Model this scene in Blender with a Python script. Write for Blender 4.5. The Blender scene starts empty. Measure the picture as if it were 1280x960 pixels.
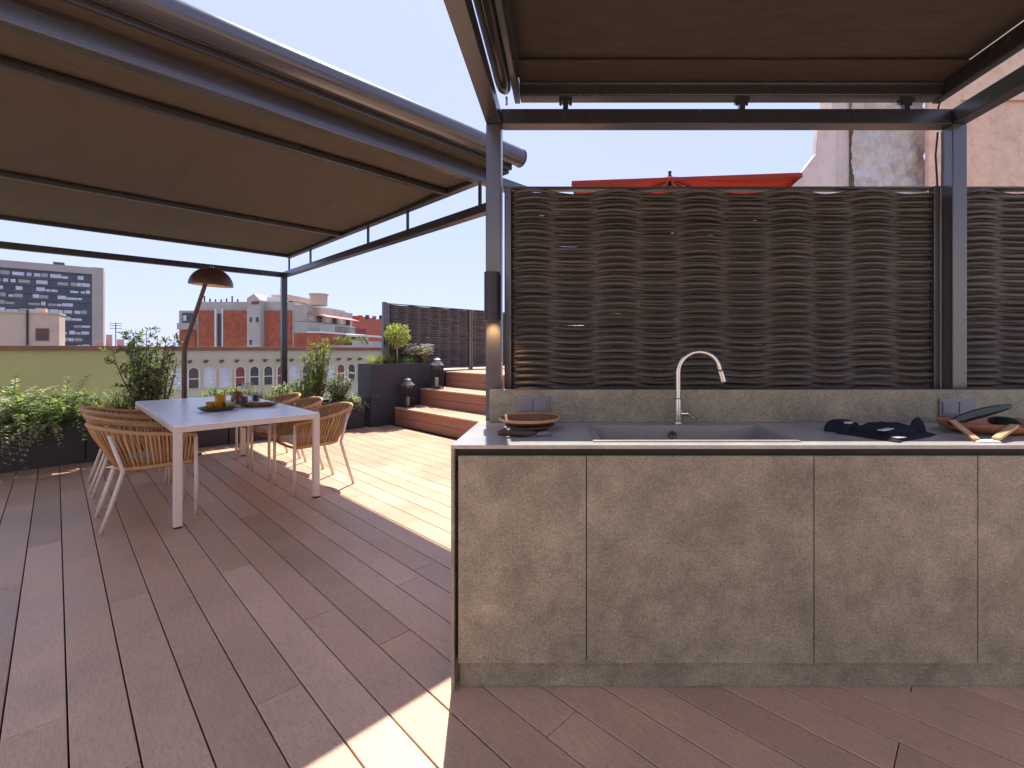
import bpy, bmesh, math, random
from mathutils import Vector, Matrix, noise
random.seed(7)
R = math.radians
PI = math.pi
sc = bpy.context.scene
col = sc.collection

# ------------------------------------------------------------------ frames
DX, DY = 0.6712, 0.7413                    # deck axis a (d1); axis b is d2 = (-DY, DX)
ROT = math.atan2(DY, DX)
def ab(a, b, z=0.0):
    return Vector((DX*a - DY*b, DY*a + DX*b, z))
EYE = 1.30

# ------------------------------------------------------------------ materials
def mat(name):
    m = bpy.data.materials.new(name); m.use_nodes = True
    nt = m.node_tree
    b = nt.nodes['Principled BSDF']
    return m, nt, b
def N(nt, typ, **kw):
    n = nt.nodes.new(typ)
    for k, v in kw.items():
        if hasattr(n, k) and k not in n.inputs:
            setattr(n, k, v)
        else:
            n.inputs[k].default_value = v
    return n
def rgb(c): return (c[0], c[1], c[2], 1.0)
def ramp(nt, stops, interp='LINEAR'):
    r = nt.nodes.new('ShaderNodeValToRGB'); cr = r.color_ramp; cr.interpolation = interp
    while len(cr.elements) < len(stops): cr.elements.new(0.5)
    for e, (p, c) in zip(cr.elements, stops):
        e.position = p; e.color = rgb(c) if len(c) == 3 else c
    return r
def mixc(nt, fac, a, b, blend='MIX'):
    m = nt.nodes.new('ShaderNodeMix'); m.data_type = 'RGBA'; m.blend_type = blend
    for sock, v in ((m.inputs['Factor'], fac), (m.inputs['A'], a), (m.inputs['B'], b)):
        if hasattr(v, 'is_linked'): nt.links.new(v, sock)
        elif isinstance(v, (int, float)): sock.default_value = v
        else: sock.default_value = rgb(v)
    # RGBA sockets are the ones named A/B of type RGBA
    return m
def mix(nt, fac, a, b, blend='MIX'):
    m = nt.nodes.new('ShaderNodeMix'); m.data_type = 'RGBA'; m.blend_type = blend
    s = [i for i in m.inputs if i.enabled] if False else m.inputs
    for sock, v in ((s[0], fac), (s[6], a), (s[7], b)):
        if isinstance(v, bpy.types.NodeSocket): nt.links.new(v, sock)
        elif isinstance(v, (int, float)): sock.default_value = v
        else: sock.default_value = rgb(v)
    return m.outputs[2]
def coords(nt, scale=(1, 1, 1), kind='Object'):
    tc = nt.nodes.new('ShaderNodeTexCoord'); mp = nt.nodes.new('ShaderNodeMapping')
    mp.inputs['Scale'].default_value = scale
    nt.links.new(tc.outputs[kind], mp.inputs['Vector'])
    return mp.outputs['Vector']
def noise_tex(nt, vec, scale, detail=4, rough=0.5):
    n = N(nt, 'ShaderNodeTexNoise', Scale=scale, Detail=detail, Roughness=rough)
    nt.links.new(vec, n.inputs['Vector']); return n
def bump(nt, b, height, strength=0.3, dist=0.005):
    n = N(nt, 'ShaderNodeBump', Strength=strength, Distance=dist)
    nt.links.new(height, n.inputs['Height']); nt.links.new(n.outputs['Normal'], b.inputs['Normal'])
def simple(name, c, rough=0.5, metal=0.0, var=0.12, nscale=8, spec=0.5, bmp=0.0, bscale=60):
    m, nt, b = mat(name)
    v = coords(nt)
    n = noise_tex(nt, v, nscale, 5, 0.6)
    lo = tuple(x*(1-var) for x in c); hi = tuple(min(1, x*(1+var)) for x in c)
    r = ramp(nt, [(0.3, lo), (0.7, hi)])
    nt.links.new(n.outputs['Fac'], r.inputs['Fac'])
    nt.links.new(r.outputs['Color'], b.inputs['Base Color'])
    rr = ramp(nt, [(0.3, (rough*0.85,)*3), (0.7, (min(1, rough*1.15),)*3)])
    nt.links.new(n.outputs['Fac'], rr.inputs['Fac']); nt.links.new(rr.outputs['Color'], b.inputs['Roughness'])
    b.inputs['Metallic'].default_value = metal
    b.inputs['Specular IOR Level'].default_value = spec
    if bmp:
        n2 = noise_tex(nt, v, bscale, 4, 0.6); bump(nt, b, n2.outputs['Fac'], bmp, 0.004)
    return m

M = {}
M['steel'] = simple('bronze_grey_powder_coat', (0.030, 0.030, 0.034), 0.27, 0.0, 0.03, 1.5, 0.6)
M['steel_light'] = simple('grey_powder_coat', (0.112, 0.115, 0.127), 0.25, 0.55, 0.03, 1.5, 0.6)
M['black'] = simple('matt_black', (0.012, 0.012, 0.013), 0.6)  # even near-black finish for the counter recess, cables and small fittings
M['inox'] = simple('brushed_steel', (0.60, 0.57, 0.53), 0.26, 1.0, 0.06, 20)
M['sinkmat'] = simple('sink_composite', (0.30, 0.275, 0.26), 0.34, 0.0, 0.06, 30)
M['beige_metal'] = simple('beige_powder_coat', (0.68, 0.58, 0.50), 0.42, 0.0, 0.05, 10)
M['cushion'] = simple('cream_cushion', (0.62, 0.55, 0.48), 0.9, 0.0, 0.08, 40, 0.2, 0.3, 300)
M['planter'] = simple('anthracite_planter', (0.036, 0.036, 0.046), 0.5, 0.0, 0.14, 4, 0.4)
M['soil'] = simple('soil', (0.05, 0.035, 0.025), 0.95, 0, 0.4, 30, 0.1, 0.8, 40)
M['zinc'] = simple('aged_dark_metal', (0.045, 0.043, 0.045), 0.45, 0.6, 0.3, 30)
M['zinc_top'] = simple('aged_zinc', (0.30, 0.29, 0.28), 0.5, 0.8, 0.3, 30)
M['outlet'] = simple('silver_grey_plastic', (0.19, 0.19, 0.225), 0.38, 0.1, 0.05, 10)
M['rust_lamp'] = simple('dark_brown_lamp_enamel', (0.085, 0.045, 0.034), 0.4, 0.2, 0.15, 15)
M['gold_inside'] = simple('pale_gold_enamel', (0.84, 0.66, 0.44), 0.45, 0.0, 0.05, 10)
M['wood_dark'] = simple('dark_walnut', (0.13, 0.055, 0.028), 0.45, 0, 0.35, 25)
M['wood_bowl'] = simple('reddish_wood', (0.30, 0.115, 0.045), 0.42, 0, 0.3, 18)
M['wood_light'] = simple('light_wood', (0.52, 0.31, 0.15), 0.5, 0, 0.2, 25)
M['navy'] = simple('navy_cotton', (0.016, 0.017, 0.028), 0.9, 0, 0.25, 30, 0.2, 0.4, 250)
M['white'] = simple('white_paint', (0.72, 0.70, 0.66), 0.6, 0, 0.06, 10)
M['slate'] = simple('dark_slate_ware', (0.035, 0.03, 0.03), 0.4, 0, 0.2, 30)
M['courgette'] = simple('dark_green_skin', (0.018, 0.030, 0.014), 0.3, 0, 0.35, 30)
M['stem'] = simple('plant_stem', (0.12, 0.085, 0.05), 0.85, 0, 0.25, 20)
M['petal'] = simple('white_petals', (0.75, 0.74, 0.72), 0.7, 0, 0.05, 20)
M['red_cloth'] = None
M['coping'] = simple('terracotta_coping', (0.23, 0.095, 0.055), 0.8, 0, 0.25, 0.8)
M['olive'] = simple('olive_render', (0.42, 0.37, 0.14), 0.9, 0, 0.07, 0.15, 0.2)
M['beige_wall'] = simple('beige_render', (0.52, 0.46, 0.32), 0.9, 0, 0.10, 0.2, 0.2)
M['grey_render'] = simple('grey_concrete_render', (0.44, 0.41, 0.37), 0.9, 0, 0.16, 0.25, 0.2)
M['warm_render'] = simple('warm_render', (0.56, 0.42, 0.32), 0.9, 0, 0.12, 0.3, 0.2)
M['tower_dark'] = simple('tower_dark_band', (0.075, 0.08, 0.10), 0.5, 0, 0.3, 0.2)
M['tower_pale'] = simple('tower_pale_stone', (0.40, 0.35, 0.30), 0.85, 0, 0.1, 0.1)
M['blind'] = simple('white_blinds', (0.55, 0.56, 0.58), 0.6, 0, 0.2, 0.3)
M['dark_glass'] = simple('dark_window', (0.05, 0.045, 0.05), 0.15, 0, 0.2, 0.5)
M['red_shutter'] = simple('dark_red_shutter', (0.22, 0.05, 0.045), 0.6, 0, 0.2, 1)
M['peach'] = None
M['street'] = simple('street_ground', (0.16, 0.15, 0.14), 0.9, 0, 0.3, 0.02)
M['roofslab'] = simple('roof_slab', (0.10, 0.09, 0.085), 0.9, 0, 0.2, 0.3)

def deck_mat():
    m, nt, b = mat('brown_composite_decking')
    geo = nt.nodes.new('ShaderNodeNewGeometry')
    base = ramp(nt, [(0.0, (0.44, 0.270, 0.168)), (0.35, (0.55, 0.350, 0.225)), (0.7, (0.485, 0.298, 0.188)), (1.0, (0.61, 0.395, 0.258))])
    nt.links.new(geo.outputs['Random Per Island'], base.inputs['Fac'])
    v = coords(nt, (14, 1.1, 1))
    n = noise_tex(nt, v, 14, 6, 0.65)
    v2 = coords(nt); n2 = noise_tex(nt, v2, 1.6, 5, 0.6)
    g = ramp(nt, [(0.30, (0.74, 0.74, 0.75)), (0.52, (1, 1, 1)), (0.75, (1.16, 1.15, 1.13))])
    nt.links.new(n.outputs['Fac'], g.inputs['Fac'])
    c1 = mix(nt, 0.75, base.outputs['Color'], g.outputs['Color'], 'MULTIPLY')
    g2 = ramp(nt, [(0.3, (0.84, 0.85, 0.87)), (0.7, (1.10, 1.08, 1.05))])
    nt.links.new(n2.outputs['Fac'], g2.inputs['Fac'])
    c2 = mix(nt, 0.8, c1, g2.outputs['Color'], 'MULTIPLY')
    # pale dried-water scuffs
    n3 = noise_tex(nt, v2, 5.0, 8, 0.7)
    s = ramp(nt, [(0.60, (0, 0, 0)), (0.80, (1, 1, 1))]); nt.links.new(n3.outputs['Fac'], s.inputs['Fac'])
    mul = N(nt, 'ShaderNodeMath', operation='MULTIPLY'); mul.inputs[1].default_value = 0.22
    nt.links.new(s.outputs['Color'], mul.inputs[0])
    c3 = mix(nt, mul.outputs[0], c2, (0.50, 0.38, 0.29))
    n4 = noise_tex(nt, v2, 70, 3, 0.6)
    g4 = ramp(nt, [(0.30, (0.70, 0.69, 0.68)), (0.42, (1, 1, 1)), (0.72, (1.06, 1.05, 1.04))]); nt.links.new(n4.outputs['Fac'], g4.inputs['Fac'])
    c3 = mix(nt, 0.8, c3, g4.outputs['Color'], 'MULTIPLY')
    n5 = noise_tex(nt, coords(nt, (1.0, 0.45, 1)), 0.9, 6, 0.7)
    g5 = ramp(nt, [(0.34, (0.82, 0.80, 0.79)), (0.5, (1, 1, 1)), (0.68, (1.10, 1.10, 1.10))]); nt.links.new(n5.outputs['Fac'], g5.inputs['Fac'])
    c3 = mix(nt, 1.0, c3, g5.outputs['Color'], 'MULTIPLY')
    nt.links.new(c3, b.inputs['Base Color'])
    rr = ramp(nt, [(0.3, (0.36,)*3), (0.7, (0.52,)*3)]); nt.links.new(n2.outputs['Fac'], rr.inputs['Fac'])
    nt.links.new(rr.outputs['Color'], b.inputs['Roughness'])
    bump(nt, b, n.outputs['Fac'], 0.22, 0.003)
    return m
M['deck'] = deck_mat()

def riser_mat():
    m, nt, b = mat('reddish_composite_riser')
    v = coords(nt, (1, 1.2, 14)); n = noise_tex(nt, v, 12, 6, 0.65)
    r = ramp(nt, [(0.3, (0.26, 0.115, 0.078)), (0.55, (0.32, 0.145, 0.10)), (0.75, (0.37, 0.18, 0.125))]); nt.links.new(n.outputs['Fac'], r.inputs['Fac'])
    nt.links.new(r.outputs['Color'], b.inputs['Base Color']); b.inputs['Roughness'].default_value = 0.55
    bump(nt, b, n.outputs['Fac'], 0.2, 0.003); return m
M['riser'] = riser_mat()
def stone_mat(name, dark, mid, lite, rough, k=1.0):
    m, nt, b = mat(name)
    v = coords(nt)
    n1 = noise_tex(nt, v, 2.2, 10, 0.68); n2 = noise_tex(nt, v, 9, 12, 0.82); n3 = noise_tex(nt, v, 130, 4, 0.75)
    r1 = ramp(nt, [(0.32, dark), (0.50, mid), (0.68, lite)])
    nt.links.new(n1.outputs['Fac'], r1.inputs['Fac'])
    r2 = ramp(nt, [(0.36, (0.72, 0.73, 0.74)), (0.5, (1, 1, 1)), (0.64, (1.30, 1.28, 1.25))])
    nt.links.new(n2.outputs['Fac'], r2.inputs['Fac'])
    c = mix(nt, k, r1.outputs['Color'], r2.outputs['Color'], 'MULTIPLY')
    r3 = ramp(nt, [(0.34, (0.58,)*3), (0.5, (1, 1, 1)), (0.66, (1.45,)*3)])
    nt.links.new(n3.outputs['Fac'], r3.inputs['Fac'])
    c = mix(nt, 0.85*k, c, r3.outputs['Color'], 'MULTIPLY')
    nt.links.new(c, b.inputs['Base Color'])
    b.inputs['Roughness'].default_value = rough
    bump(nt, b, n3.outputs['Fac'], 0.12, 0.002)
    return m
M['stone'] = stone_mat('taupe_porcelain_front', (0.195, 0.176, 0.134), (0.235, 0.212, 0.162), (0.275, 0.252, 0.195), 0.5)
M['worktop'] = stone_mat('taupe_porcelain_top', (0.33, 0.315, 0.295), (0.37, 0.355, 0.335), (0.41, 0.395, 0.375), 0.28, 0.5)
M['ceramic'] = stone_mat('pale_grey_ceramic', (0.84, 0.83, 0.81), (0.86, 0.85, 0.83), (0.88, 0.87, 0.85), 0.30, 0.25)

def fabric_mat(name, c, trans, tc, weave=420):
    m, nt, b = mat(name)
    v = coords(nt)
    w1 = N(nt, 'ShaderNodeTexWave', Scale=weave*0.16, Distortion=0.4); w1.bands_direction = 'X'
    w2 = N(nt, 'ShaderNodeTexWave', Scale=weave*0.16, Distortion=0.4); w2.bands_direction = 'Y'
    nt.links.new(v, w1.inputs['Vector']); nt.links.new(v, w2.inputs['Vector'])
    add = N(nt, 'ShaderNodeMath', operation='ADD'); nt.links.new(w1.outputs['Fac'], add.inputs[0]); nt.links.new(w2.outputs['Fac'], add.inputs[1])
    n = noise_tex(nt, coords(nt, (1, 6, 1)), 6, 5, 0.6)
    r = ramp(nt, [(0.3, tuple(x*0.85 for x in c)), (0.7, tuple(x*1.15 for x in c))]); nt.links.new(n.outputs['Fac'], r.inputs['Fac'])
    nt.links.new(r.outputs['Color'], b.inputs['Base Color'])
    b.inputs['Roughness'].default_value = 0.85; b.inputs['Specular IOR Level'].default_value = 0.2
    bump(nt, b, add.outputs[0], 0.25, 0.002)
    t = N(nt, 'ShaderNodeBsdfTranslucent', Color=rgb(tc))
    ms = N(nt, 'ShaderNodeMixShader', Fac=trans)
    out = nt.nodes['Material Output']
    nt.links.new(b.outputs[0], ms.inputs[1]); nt.links.new(t.outputs[0], ms.inputs[2]); nt.links.new(ms.outputs[0], out.inputs['Surface'])
    return m
M['awning'] = fabric_mat('brown_screen_fabric', (0.112, 0.096, 0.081), 0.06, (0.16, 0.135, 0.11))
M['awning_kitchen'] = fabric_mat('dark_brown_screen_fabric', (0.085, 0.070, 0.060), 0.04, (0.13, 0.105, 0.085))
M['awning_dark'] = fabric_mat('brown_screen_hem', (0.072, 0.058, 0.05), 0.03, (0.11, 0.09, 0.07))
M['red_cloth'] = fabric_mat('red_parasol_cloth', (0.40, 0.060, 0.040), 0.30, (0.46, 0.07, 0.045))

def wicker_mat(name, c):
    m, nt, b = mat(name)
    geo = nt.nodes.new('ShaderNodeNewGeometry')
    r = ramp(nt, [(0, tuple(x*0.7 for x in c)), (0.5, c), (1, tuple(x*1.4 for x in c))])
    nt.links.new(geo.outputs['Random Per Island'], r.inputs['Fac'])
    v = coords(nt, (1, 8, 8)); n = noise_tex(nt, v, 30, 5, 0.65)
    g = ramp(nt, [(0.3, (0.65,)*3), (0.7, (1.3,)*3)]); nt.links.new(n.outputs['Fac'], g.inputs['Fac'])
    cc = mix(nt, 1.0, r.outputs['Color'], g.outputs['Color'], 'MULTIPLY')
    nt.links.new(cc, b.inputs['Base Color']); b.inputs['Roughness'].default_value = 0.52
    bump(nt, b, n.outputs['Fac'], 0.3, 0.002)
    return m
M['wicker'] = wicker_mat('dark_brown_wicker', (0.070, 0.060, 0.054))
M['wicker_grey'] = wicker_mat('charcoal_wicker', (0.095, 0.09, 0.095))

def rope_mat():
    m, nt, b = mat('honey_rope')
    geo = nt.nodes.new('ShaderNodeNewGeometry')
    r = ramp(nt, [(0, (0.38, 0.20, 0.082)), (0.5, (0.50, 0.285, 0.125)), (1, (0.60, 0.37, 0.18))])
    nt.links.new(geo.outputs['Random Per Island'], r.inputs['Fac'])
    v = coords(nt); w = N(nt, 'ShaderNodeTexWave', Scale=60.0, Distortion=2.0); w.bands_direction = 'DIAGONAL'
    nt.links.new(v, w.inputs['Vector'])
    g = ramp(nt, [(0, (0.78,)*3), (1, (1.1,)*3)]); nt.links.new(w.outputs['Fac'], g.inputs['Fac'])
    cc = mix(nt, 1.0, r.outputs['Color'], g.outputs['Color'], 'MULTIPLY')
    nt.links.new(cc, b.inputs['Base Color']); b.inputs['Roughness'].default_value = 0.7
    bump(nt, b, w.outputs['Fac'], 0.4, 0.002)
    return m
M['rope'] = rope_mat()

def leaf_mat(name, dark, mid, lite, trans=0.48):
    dark, mid, lite = [tuple(x*1.15 for x in c) for c in (dark, mid, lite)]
    m, nt, b = mat(name)
    geo = nt.nodes.new('ShaderNodeNewGeometry')
    r = ramp(nt, [(0, dark), (0.5, mid), (1, lite)])
    nt.links.new(geo.outputs['Random Per Island'], r.inputs['Fac'])
    nt.links.new(r.outputs['Color'], b.inputs['Base Color'])
    b.inputs['Roughness'].default_value = 0.5
    t = N(nt, 'ShaderNodeBsdfTranslucent'); 
    c2 = mix(nt, 1.0, r.outputs['Color'], (1.5, 1.7, 0.7), 'MULTIPLY')
    nt.links.new(c2, t.inputs['Color'])
    ms = N(nt, 'ShaderNodeMixShader', Fac=trans); out = nt.nodes['Material Output']
    nt.links.new(b.outputs[0], ms.inputs[1]); nt.links.new(t.outputs[0], ms.inputs[2]); nt.links.new(ms.outputs[0], out.inputs['Surface'])
    return m
M['leaf_dark'] = leaf_mat('grey_green_leaves', (0.050, 0.070, 0.036), (0.10, 0.125, 0.065), (0.22, 0.245, 0.14))
M['leaf_fern'] = leaf_mat('fresh_green_leaves', (0.060, 0.105, 0.032), (0.12, 0.18, 0.06), (0.26, 0.32, 0.13))
M['leaf_lime'] = leaf_mat('lime_leaves', (0.12, 0.14, 0.035), (0.22, 0.235, 0.075), (0.42, 0.40, 0.17))
M['leaf_silver'] = leaf_mat('silver_variegated_leaves', (0.10, 0.13, 0.07), (0.22, 0.25, 0.16), (0.46, 0.47, 0.36))
M['leaf_russet'] = leaf_mat('russet_grass', (0.10, 0.055, 0.03), (0.16, 0.11, 0.04), (0.18, 0.20, 0.07))
M['leaf_bamboo'] = leaf_mat('yellow_green_leaves', (0.06, 0.09, 0.02), (0.13, 0.16, 0.045), (0.26, 0.27, 0.09))

def brick_mat():
    m, nt, b = mat('red_brick')
    v = coords(nt)
    n = noise_tex(nt, v, 1.2, 6, 0.7); n2 = noise_tex(nt, v, 0.25, 4, 0.5)
    r = ramp(nt, [(0.3, (0.27, 0.070, 0.034)), (0.5, (0.38, 0.105, 0.052)), (0.7, (0.48, 0.155, 0.082))])
    nt.links.new(n.outputs['Fac'], r.inputs['Fac'])
    g = ramp(nt, [(0.3, (0.82,)*3), (0.7, (1.1,)*3)]); nt.links.new(n2.outputs['Fac'], g.inputs['Fac'])
    nt.links.new(mix(nt, 1.0, r.outputs['Color'], g.outputs['Color'], 'MULTIPLY'), b.inputs['Base Color'])
    b.inputs['Roughness'].default_value = 0.9
    return m
M['brick'] = brick_mat()

def plaster_mat(name, c, streak, relief):
    m, nt, b = mat(name)
    v = coords(nt, (1, 1, 0.6)); n = noise_tex(nt, v, 1.6, 8, 0.65); n2 = noise_tex(nt, coords(nt, (1.0, 1, 1.0)), 7, 10, 0.72)
    r = ramp(nt, [(0.3, tuple(x*0.82 for x in c)), (0.5, c), (0.72, tuple(min(1, x*1.12) for x in c))]); nt.links.new(n.outputs['Fac'], r.inputs['Fac'])
    s = ramp(nt, [(0.40, streak), (0.52, (1, 1, 1))]); nt.links.new(n2.outputs['Fac'], s.inputs['Fac'])
    nt.links.new(mix(nt, 0.6, r.outputs['Color'], s.outputs['Color'], 'MULTIPLY'), b.inputs['Base Color'])
    b.inputs['Roughness'].default_value = 0.92
    bump(nt, b, n2.outputs['Fac'], relief, 0.05)
    return m
M['plaster'] = plaster_mat('rough_white_plaster', (0.66, 0.63, 0.58), (0.74, 0.72, 0.70), 0.9)
M['plaster_pink'] = plaster_mat('worn_pinkish_plaster', (0.68, 0.60, 0.54), (0.88, 0.84, 0.80), 0.3)
M['peach'] = plaster_mat('peach_render', (0.74, 0.53, 0.38), (0.85, 0.72, 0.58), 0.15)

def glass_mat(name, c, body=0.0):
    m, nt, b = mat(name)
    out = nt.nodes['Material Output']
    t = N(nt, 'ShaderNodeBsdfTransparent', Color=rgb(c)); gl = N(nt, 'ShaderNodeBsdfGlossy', Roughness=0.03)
    fr = N(nt, 'ShaderNodeLayerWeight', Blend=0.25); ms = N(nt, 'ShaderNodeMixShader'); mu = N(nt, 'ShaderNodeMath', operation='MULTIPLY'); mu.inputs[1].default_value = 0.45
    nt.links.new(fr.outputs['Facing'], mu.inputs[0]); nt.links.new(mu.outputs[0], ms.inputs[0]); nt.links.new(t.outputs[0], ms.inputs[1]); nt.links.new(gl.outputs[0], ms.inputs[2])
    res = ms.outputs[0]
    if body:
        tr = N(nt, 'ShaderNodeBsdfTranslucent', Color=rgb(c)); df = N(nt, 'ShaderNodeBsdfDiffuse', Color=rgb(c))
        m1 = N(nt, 'ShaderNodeMixShader', Fac=0.5); nt.links.new(tr.outputs[0], m1.inputs[1]); nt.links.new(df.outputs[0], m1.inputs[2])
        m2 = N(nt, 'ShaderNodeMixShader', Fac=body); nt.links.new(res, m2.inputs[1]); nt.links.new(m1.outputs[0], m2.inputs[2]); res = m2.outputs[0]
    nt.links.new(res, out.inputs['Surface'])
    return m
M['glass'] = glass_mat('clear_glass', (0.90, 0.92, 0.92))
M['yellow_glass'] = glass_mat('yellow_drink_glass', (0.92, 0.66, 0.06), 0.35)
M['amber_glass'] = glass_mat('amber_glass', (0.50, 0.30, 0.17), 0.35)
def weave_ware():
    m, nt, b = mat('woven_plate_fibre')
    v = coords(nt); w = N(nt, 'ShaderNodeTexWave', Scale=38.0, Distortion=1.5); w.wave_type = 'RINGS'; w.rings_direction = 'Z'
    nt.links.new(v, w.inputs['Vector']); n = noise_tex(nt, v, 45, 4, 0.7)
    r = ramp(nt, [(0.25, (0.06, 0.02, 0.012)), (0.55, (0.23, 0.085, 0.04)), (0.8, (0.36, 0.16, 0.08))])
    nt.links.new(mix(nt, 0.5, w.outputs['Color'], n.outputs['Color']), r.inputs['Fac'])
    nt.links.new(r.outputs['Color'], b.inputs['Base Color']); b.inputs['Roughness'].default_value = 0.6
    bump(nt, b, w.outputs['Fac'], 0.6, 0.004); return m
M['fibre'] = weave_ware()
def speckled():
    m, nt, b = mat('patterned_brown_knit')
    v = coords(nt); vo = N(nt, 'ShaderNodeTexVoronoi', Scale=170.0); nt.links.new(v, vo.inputs['Vector'])
    r = ramp(nt, [(0.0, (0.34, 0.22, 0.17)), (0.22, (0.06, 0.028, 0.02)), (1, (0.02, 0.012, 0.01))]); nt.links.new(vo.outputs['Distance'], r.inputs['Fac'])
    nt.links.new(r.outputs['Color'], b.inputs['Base Color']); b.inputs['Roughness'].default_value = 0.55; return m
M['knit'] = speckled()

def emit(name, c, s):
    m, nt, b = mat(name)
    b.inputs['Base Color'].default_value = rgb(c); b.inputs['Emission Color'].default_value = rgb(c); b.inputs['Emission Strength'].default_value = s
    return m
M['lit'] = emit('lit_lamp_lens', (1.0, 0.62, 0.28), 6.0)

# ------------------------------------------------------------------ mesh builder
class MB:
    def __init__(s): s.v = []; s.f = []
    def quadbox(s, pts):                        # 8 points: bottom ring 4, top ring 4
        o = len(s.v); s.v += [tuple(p) for p in pts]
        for f in ((3,2,1,0),(4,5,6,7),(0,1,5,4),(1,2,6,5),(2,3,7,6),(3,0,4,7)): s.f.append(tuple(o+i for i in f))
        return s
    def box(s, x0, x1, y0, y1, z0, z1):
        return s.quadbox([(x0,y0,z0),(x1,y0,z0),(x1,y1,z0),(x0,y1,z0),(x0,y0,z1),(x1,y0,z1),(x1,y1,z1),(x0,y1,z1)])
    def bar(s, p, q, w, h=None, up=(0,0,1)):
        h = h or w; p = Vector(p); q = Vector(q); d = (q-p).normalized(); u = Vector(up)
        if abs(d.dot(u)) > 0.95: u = Vector((1,0,0))
        x = d.cross(u).normalized(); y = x.cross(d).normalized()
        c = [(-w/2,-h/2),(w/2,-h/2),(w/2,h/2),(-w/2,h/2)]
        return s.quadbox([p+x*a+y*b for a,b in c]+[q+x*a+y*b for a,b in c])
    def tube(s, path, r, n=8, cap=True, closed=False):
        P = [Vector(p) for p in path]; m = len(P); rr = r if isinstance(r, (list, tuple)) else [r]*m
        o = len(s.v); ref = None
        for i, p in enumerate(P):
            if closed: d = P[(i+1)%m]-P[i-1]
            else: d = P[min(i+1,m-1)]-P[max(i-1,0)]
            d.normalize()
            if ref is None:
                ref = Vector((0,0,1)) if abs(d.z) < 0.9 else Vector((1,0,0))
            x = d.cross(ref)
            if x.length < 1e-6: x = d.cross(Vector((0,1,0)))
            x.normalize(); y = x.cross(d).normalized(); ref = y
            for k in range(n):
                t = 2*PI*k/n; s.v.append(tuple(p + (x*math.cos(t)+y*math.sin(t))*rr[i]))
        for i in range(m if closed else m-1):
            a = o+i*n; b = o+((i+1)%m)*n
            for k in range(n): s.f.append((a+k, a+(k+1)%n, b+(k+1)%n, b+k))
        if cap and not closed:
            s.f.append(tuple(o+k for k in range(n))[::-1]); s.f.append(tuple(o+(m-1)*n+k for k in range(n)))
        return s
    def lathe(s, prof, c=(0,0,0), n=24, sx=1, sy=1, closed=False):
        o = len(s.v); m = len(prof)
        for r, z in prof:
            for k in range(n):
                t = 2*PI*k/n; s.v.append((c[0]+r*sx*math.cos(t), c[1]+r*sy*math.sin(t), c[2]+z))
        for i in range(m-1 if not closed else m):
            a = o+i*n; b = o+((i+1)%m)*n
            for k in range(n): s.f.append((a+k, a+(k+1)%n, b+(k+1)%n, b+k))
        return s
    def prism(s, poly, z0, z1):                  # poly CCW in xy
        o = len(s.v); n = len(poly)
        s.v += [(x,y,z0) for x,y in poly]+[(x,y,z1) for x,y in poly]
        s.f.append(tuple(o+i for i in range(n))[::-1]); s.f.append(tuple(o+n+i for i in range(n)))
        for i in range(n): j=(i+1)%n; s.f.append((o+i,o+j,o+n+j,o+n+i))
        return s
    def wallpoly(s, poly, y0, y1):               # poly in xz (CCW from -y), extruded y0..y1
        o = len(s.v); n = len(poly)
        s.v += [(x,y0,z) for x,z in poly]+[(x,y1,z) for x,z in poly]
        s.f.append(tuple(o+i for i in range(n))); s.f.append(tuple(o+n+i for i in range(n))[::-1])
        for i in range(n): j=(i+1)%n; s.f.append((o+j,o+i,o+n+i,o+n+j))
        return s
    def leaf(s, p, d, up, L, W, fold=0.15):
        p = Vector(p); d = Vector(d).normalized(); u = Vector(up)
        x = d.cross(u)
        if x.length < 1e-4: x = d.cross(Vector((1,0.2,0)))
        x.normalize(); y = x.cross(d)
        o = len(s.v); m = p+d*L*0.45
        for q in (p, m+x*W/2+y*W*fold, p+d*L-y*W*fold, m-x*W/2+y*W*fold): s.v.append(tuple(q))
        s.f.append((o,o+1,o+2,o+3)); return s
    def build(s, name, m, parent=None, bevel=0.0, smooth=False, seg=2):
        me = bpy.data.meshes.new(name); me.from_pydata([tuple(v) for v in s.v], [], s.f); me.update()
        if smooth:
            for p in me.polygons: p.use_smooth = True
        me.materials.append(m)
        o = bpy.data.objects.new(name, me); col.objects.link(o)
        if parent: o.parent = parent
        if bevel:
            b = o.modifiers.new('edge', 'BEVEL'); b.width = bevel; b.segments = seg; b.limit_method = 'ANGLE'; b.angle_limit = R(50)
            b.harden_normals = False
        return o

def tag(o, label, cat, group=None, kind=None):
    o['label'] = label; o['category'] = cat
    if group: o['group'] = group
    if kind: o['kind'] = kind
    return o
def thing(name, label, cat, loc=(0,0,0), rz=0.0, group=None):
    o = bpy.data.objects.new(name, None); col.objects.link(o)
    o.location = loc; o.rotation_euler = (0,0,rz); o.empty_display_size = 0.1
    return tag(o, label, cat, group)
def athing(name, label, cat, a, b, z=0.0, rz=0.0, group=None):
    return thing(name, label, cat, ab(a,b,z), ROT+rz, group)
def struct(o, label, cat):
    return tag(o, label, cat, None, 'structure')
def copy_tree(o, parent=None):
    c = o.copy(); col.objects.link(c)
    if parent: c.parent = parent; c.matrix_parent_inverse = o.matrix_parent_inverse
    for ch in [x for x in bpy.data.objects if x.parent == o]: copy_tree(ch, c)
    return c

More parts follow.
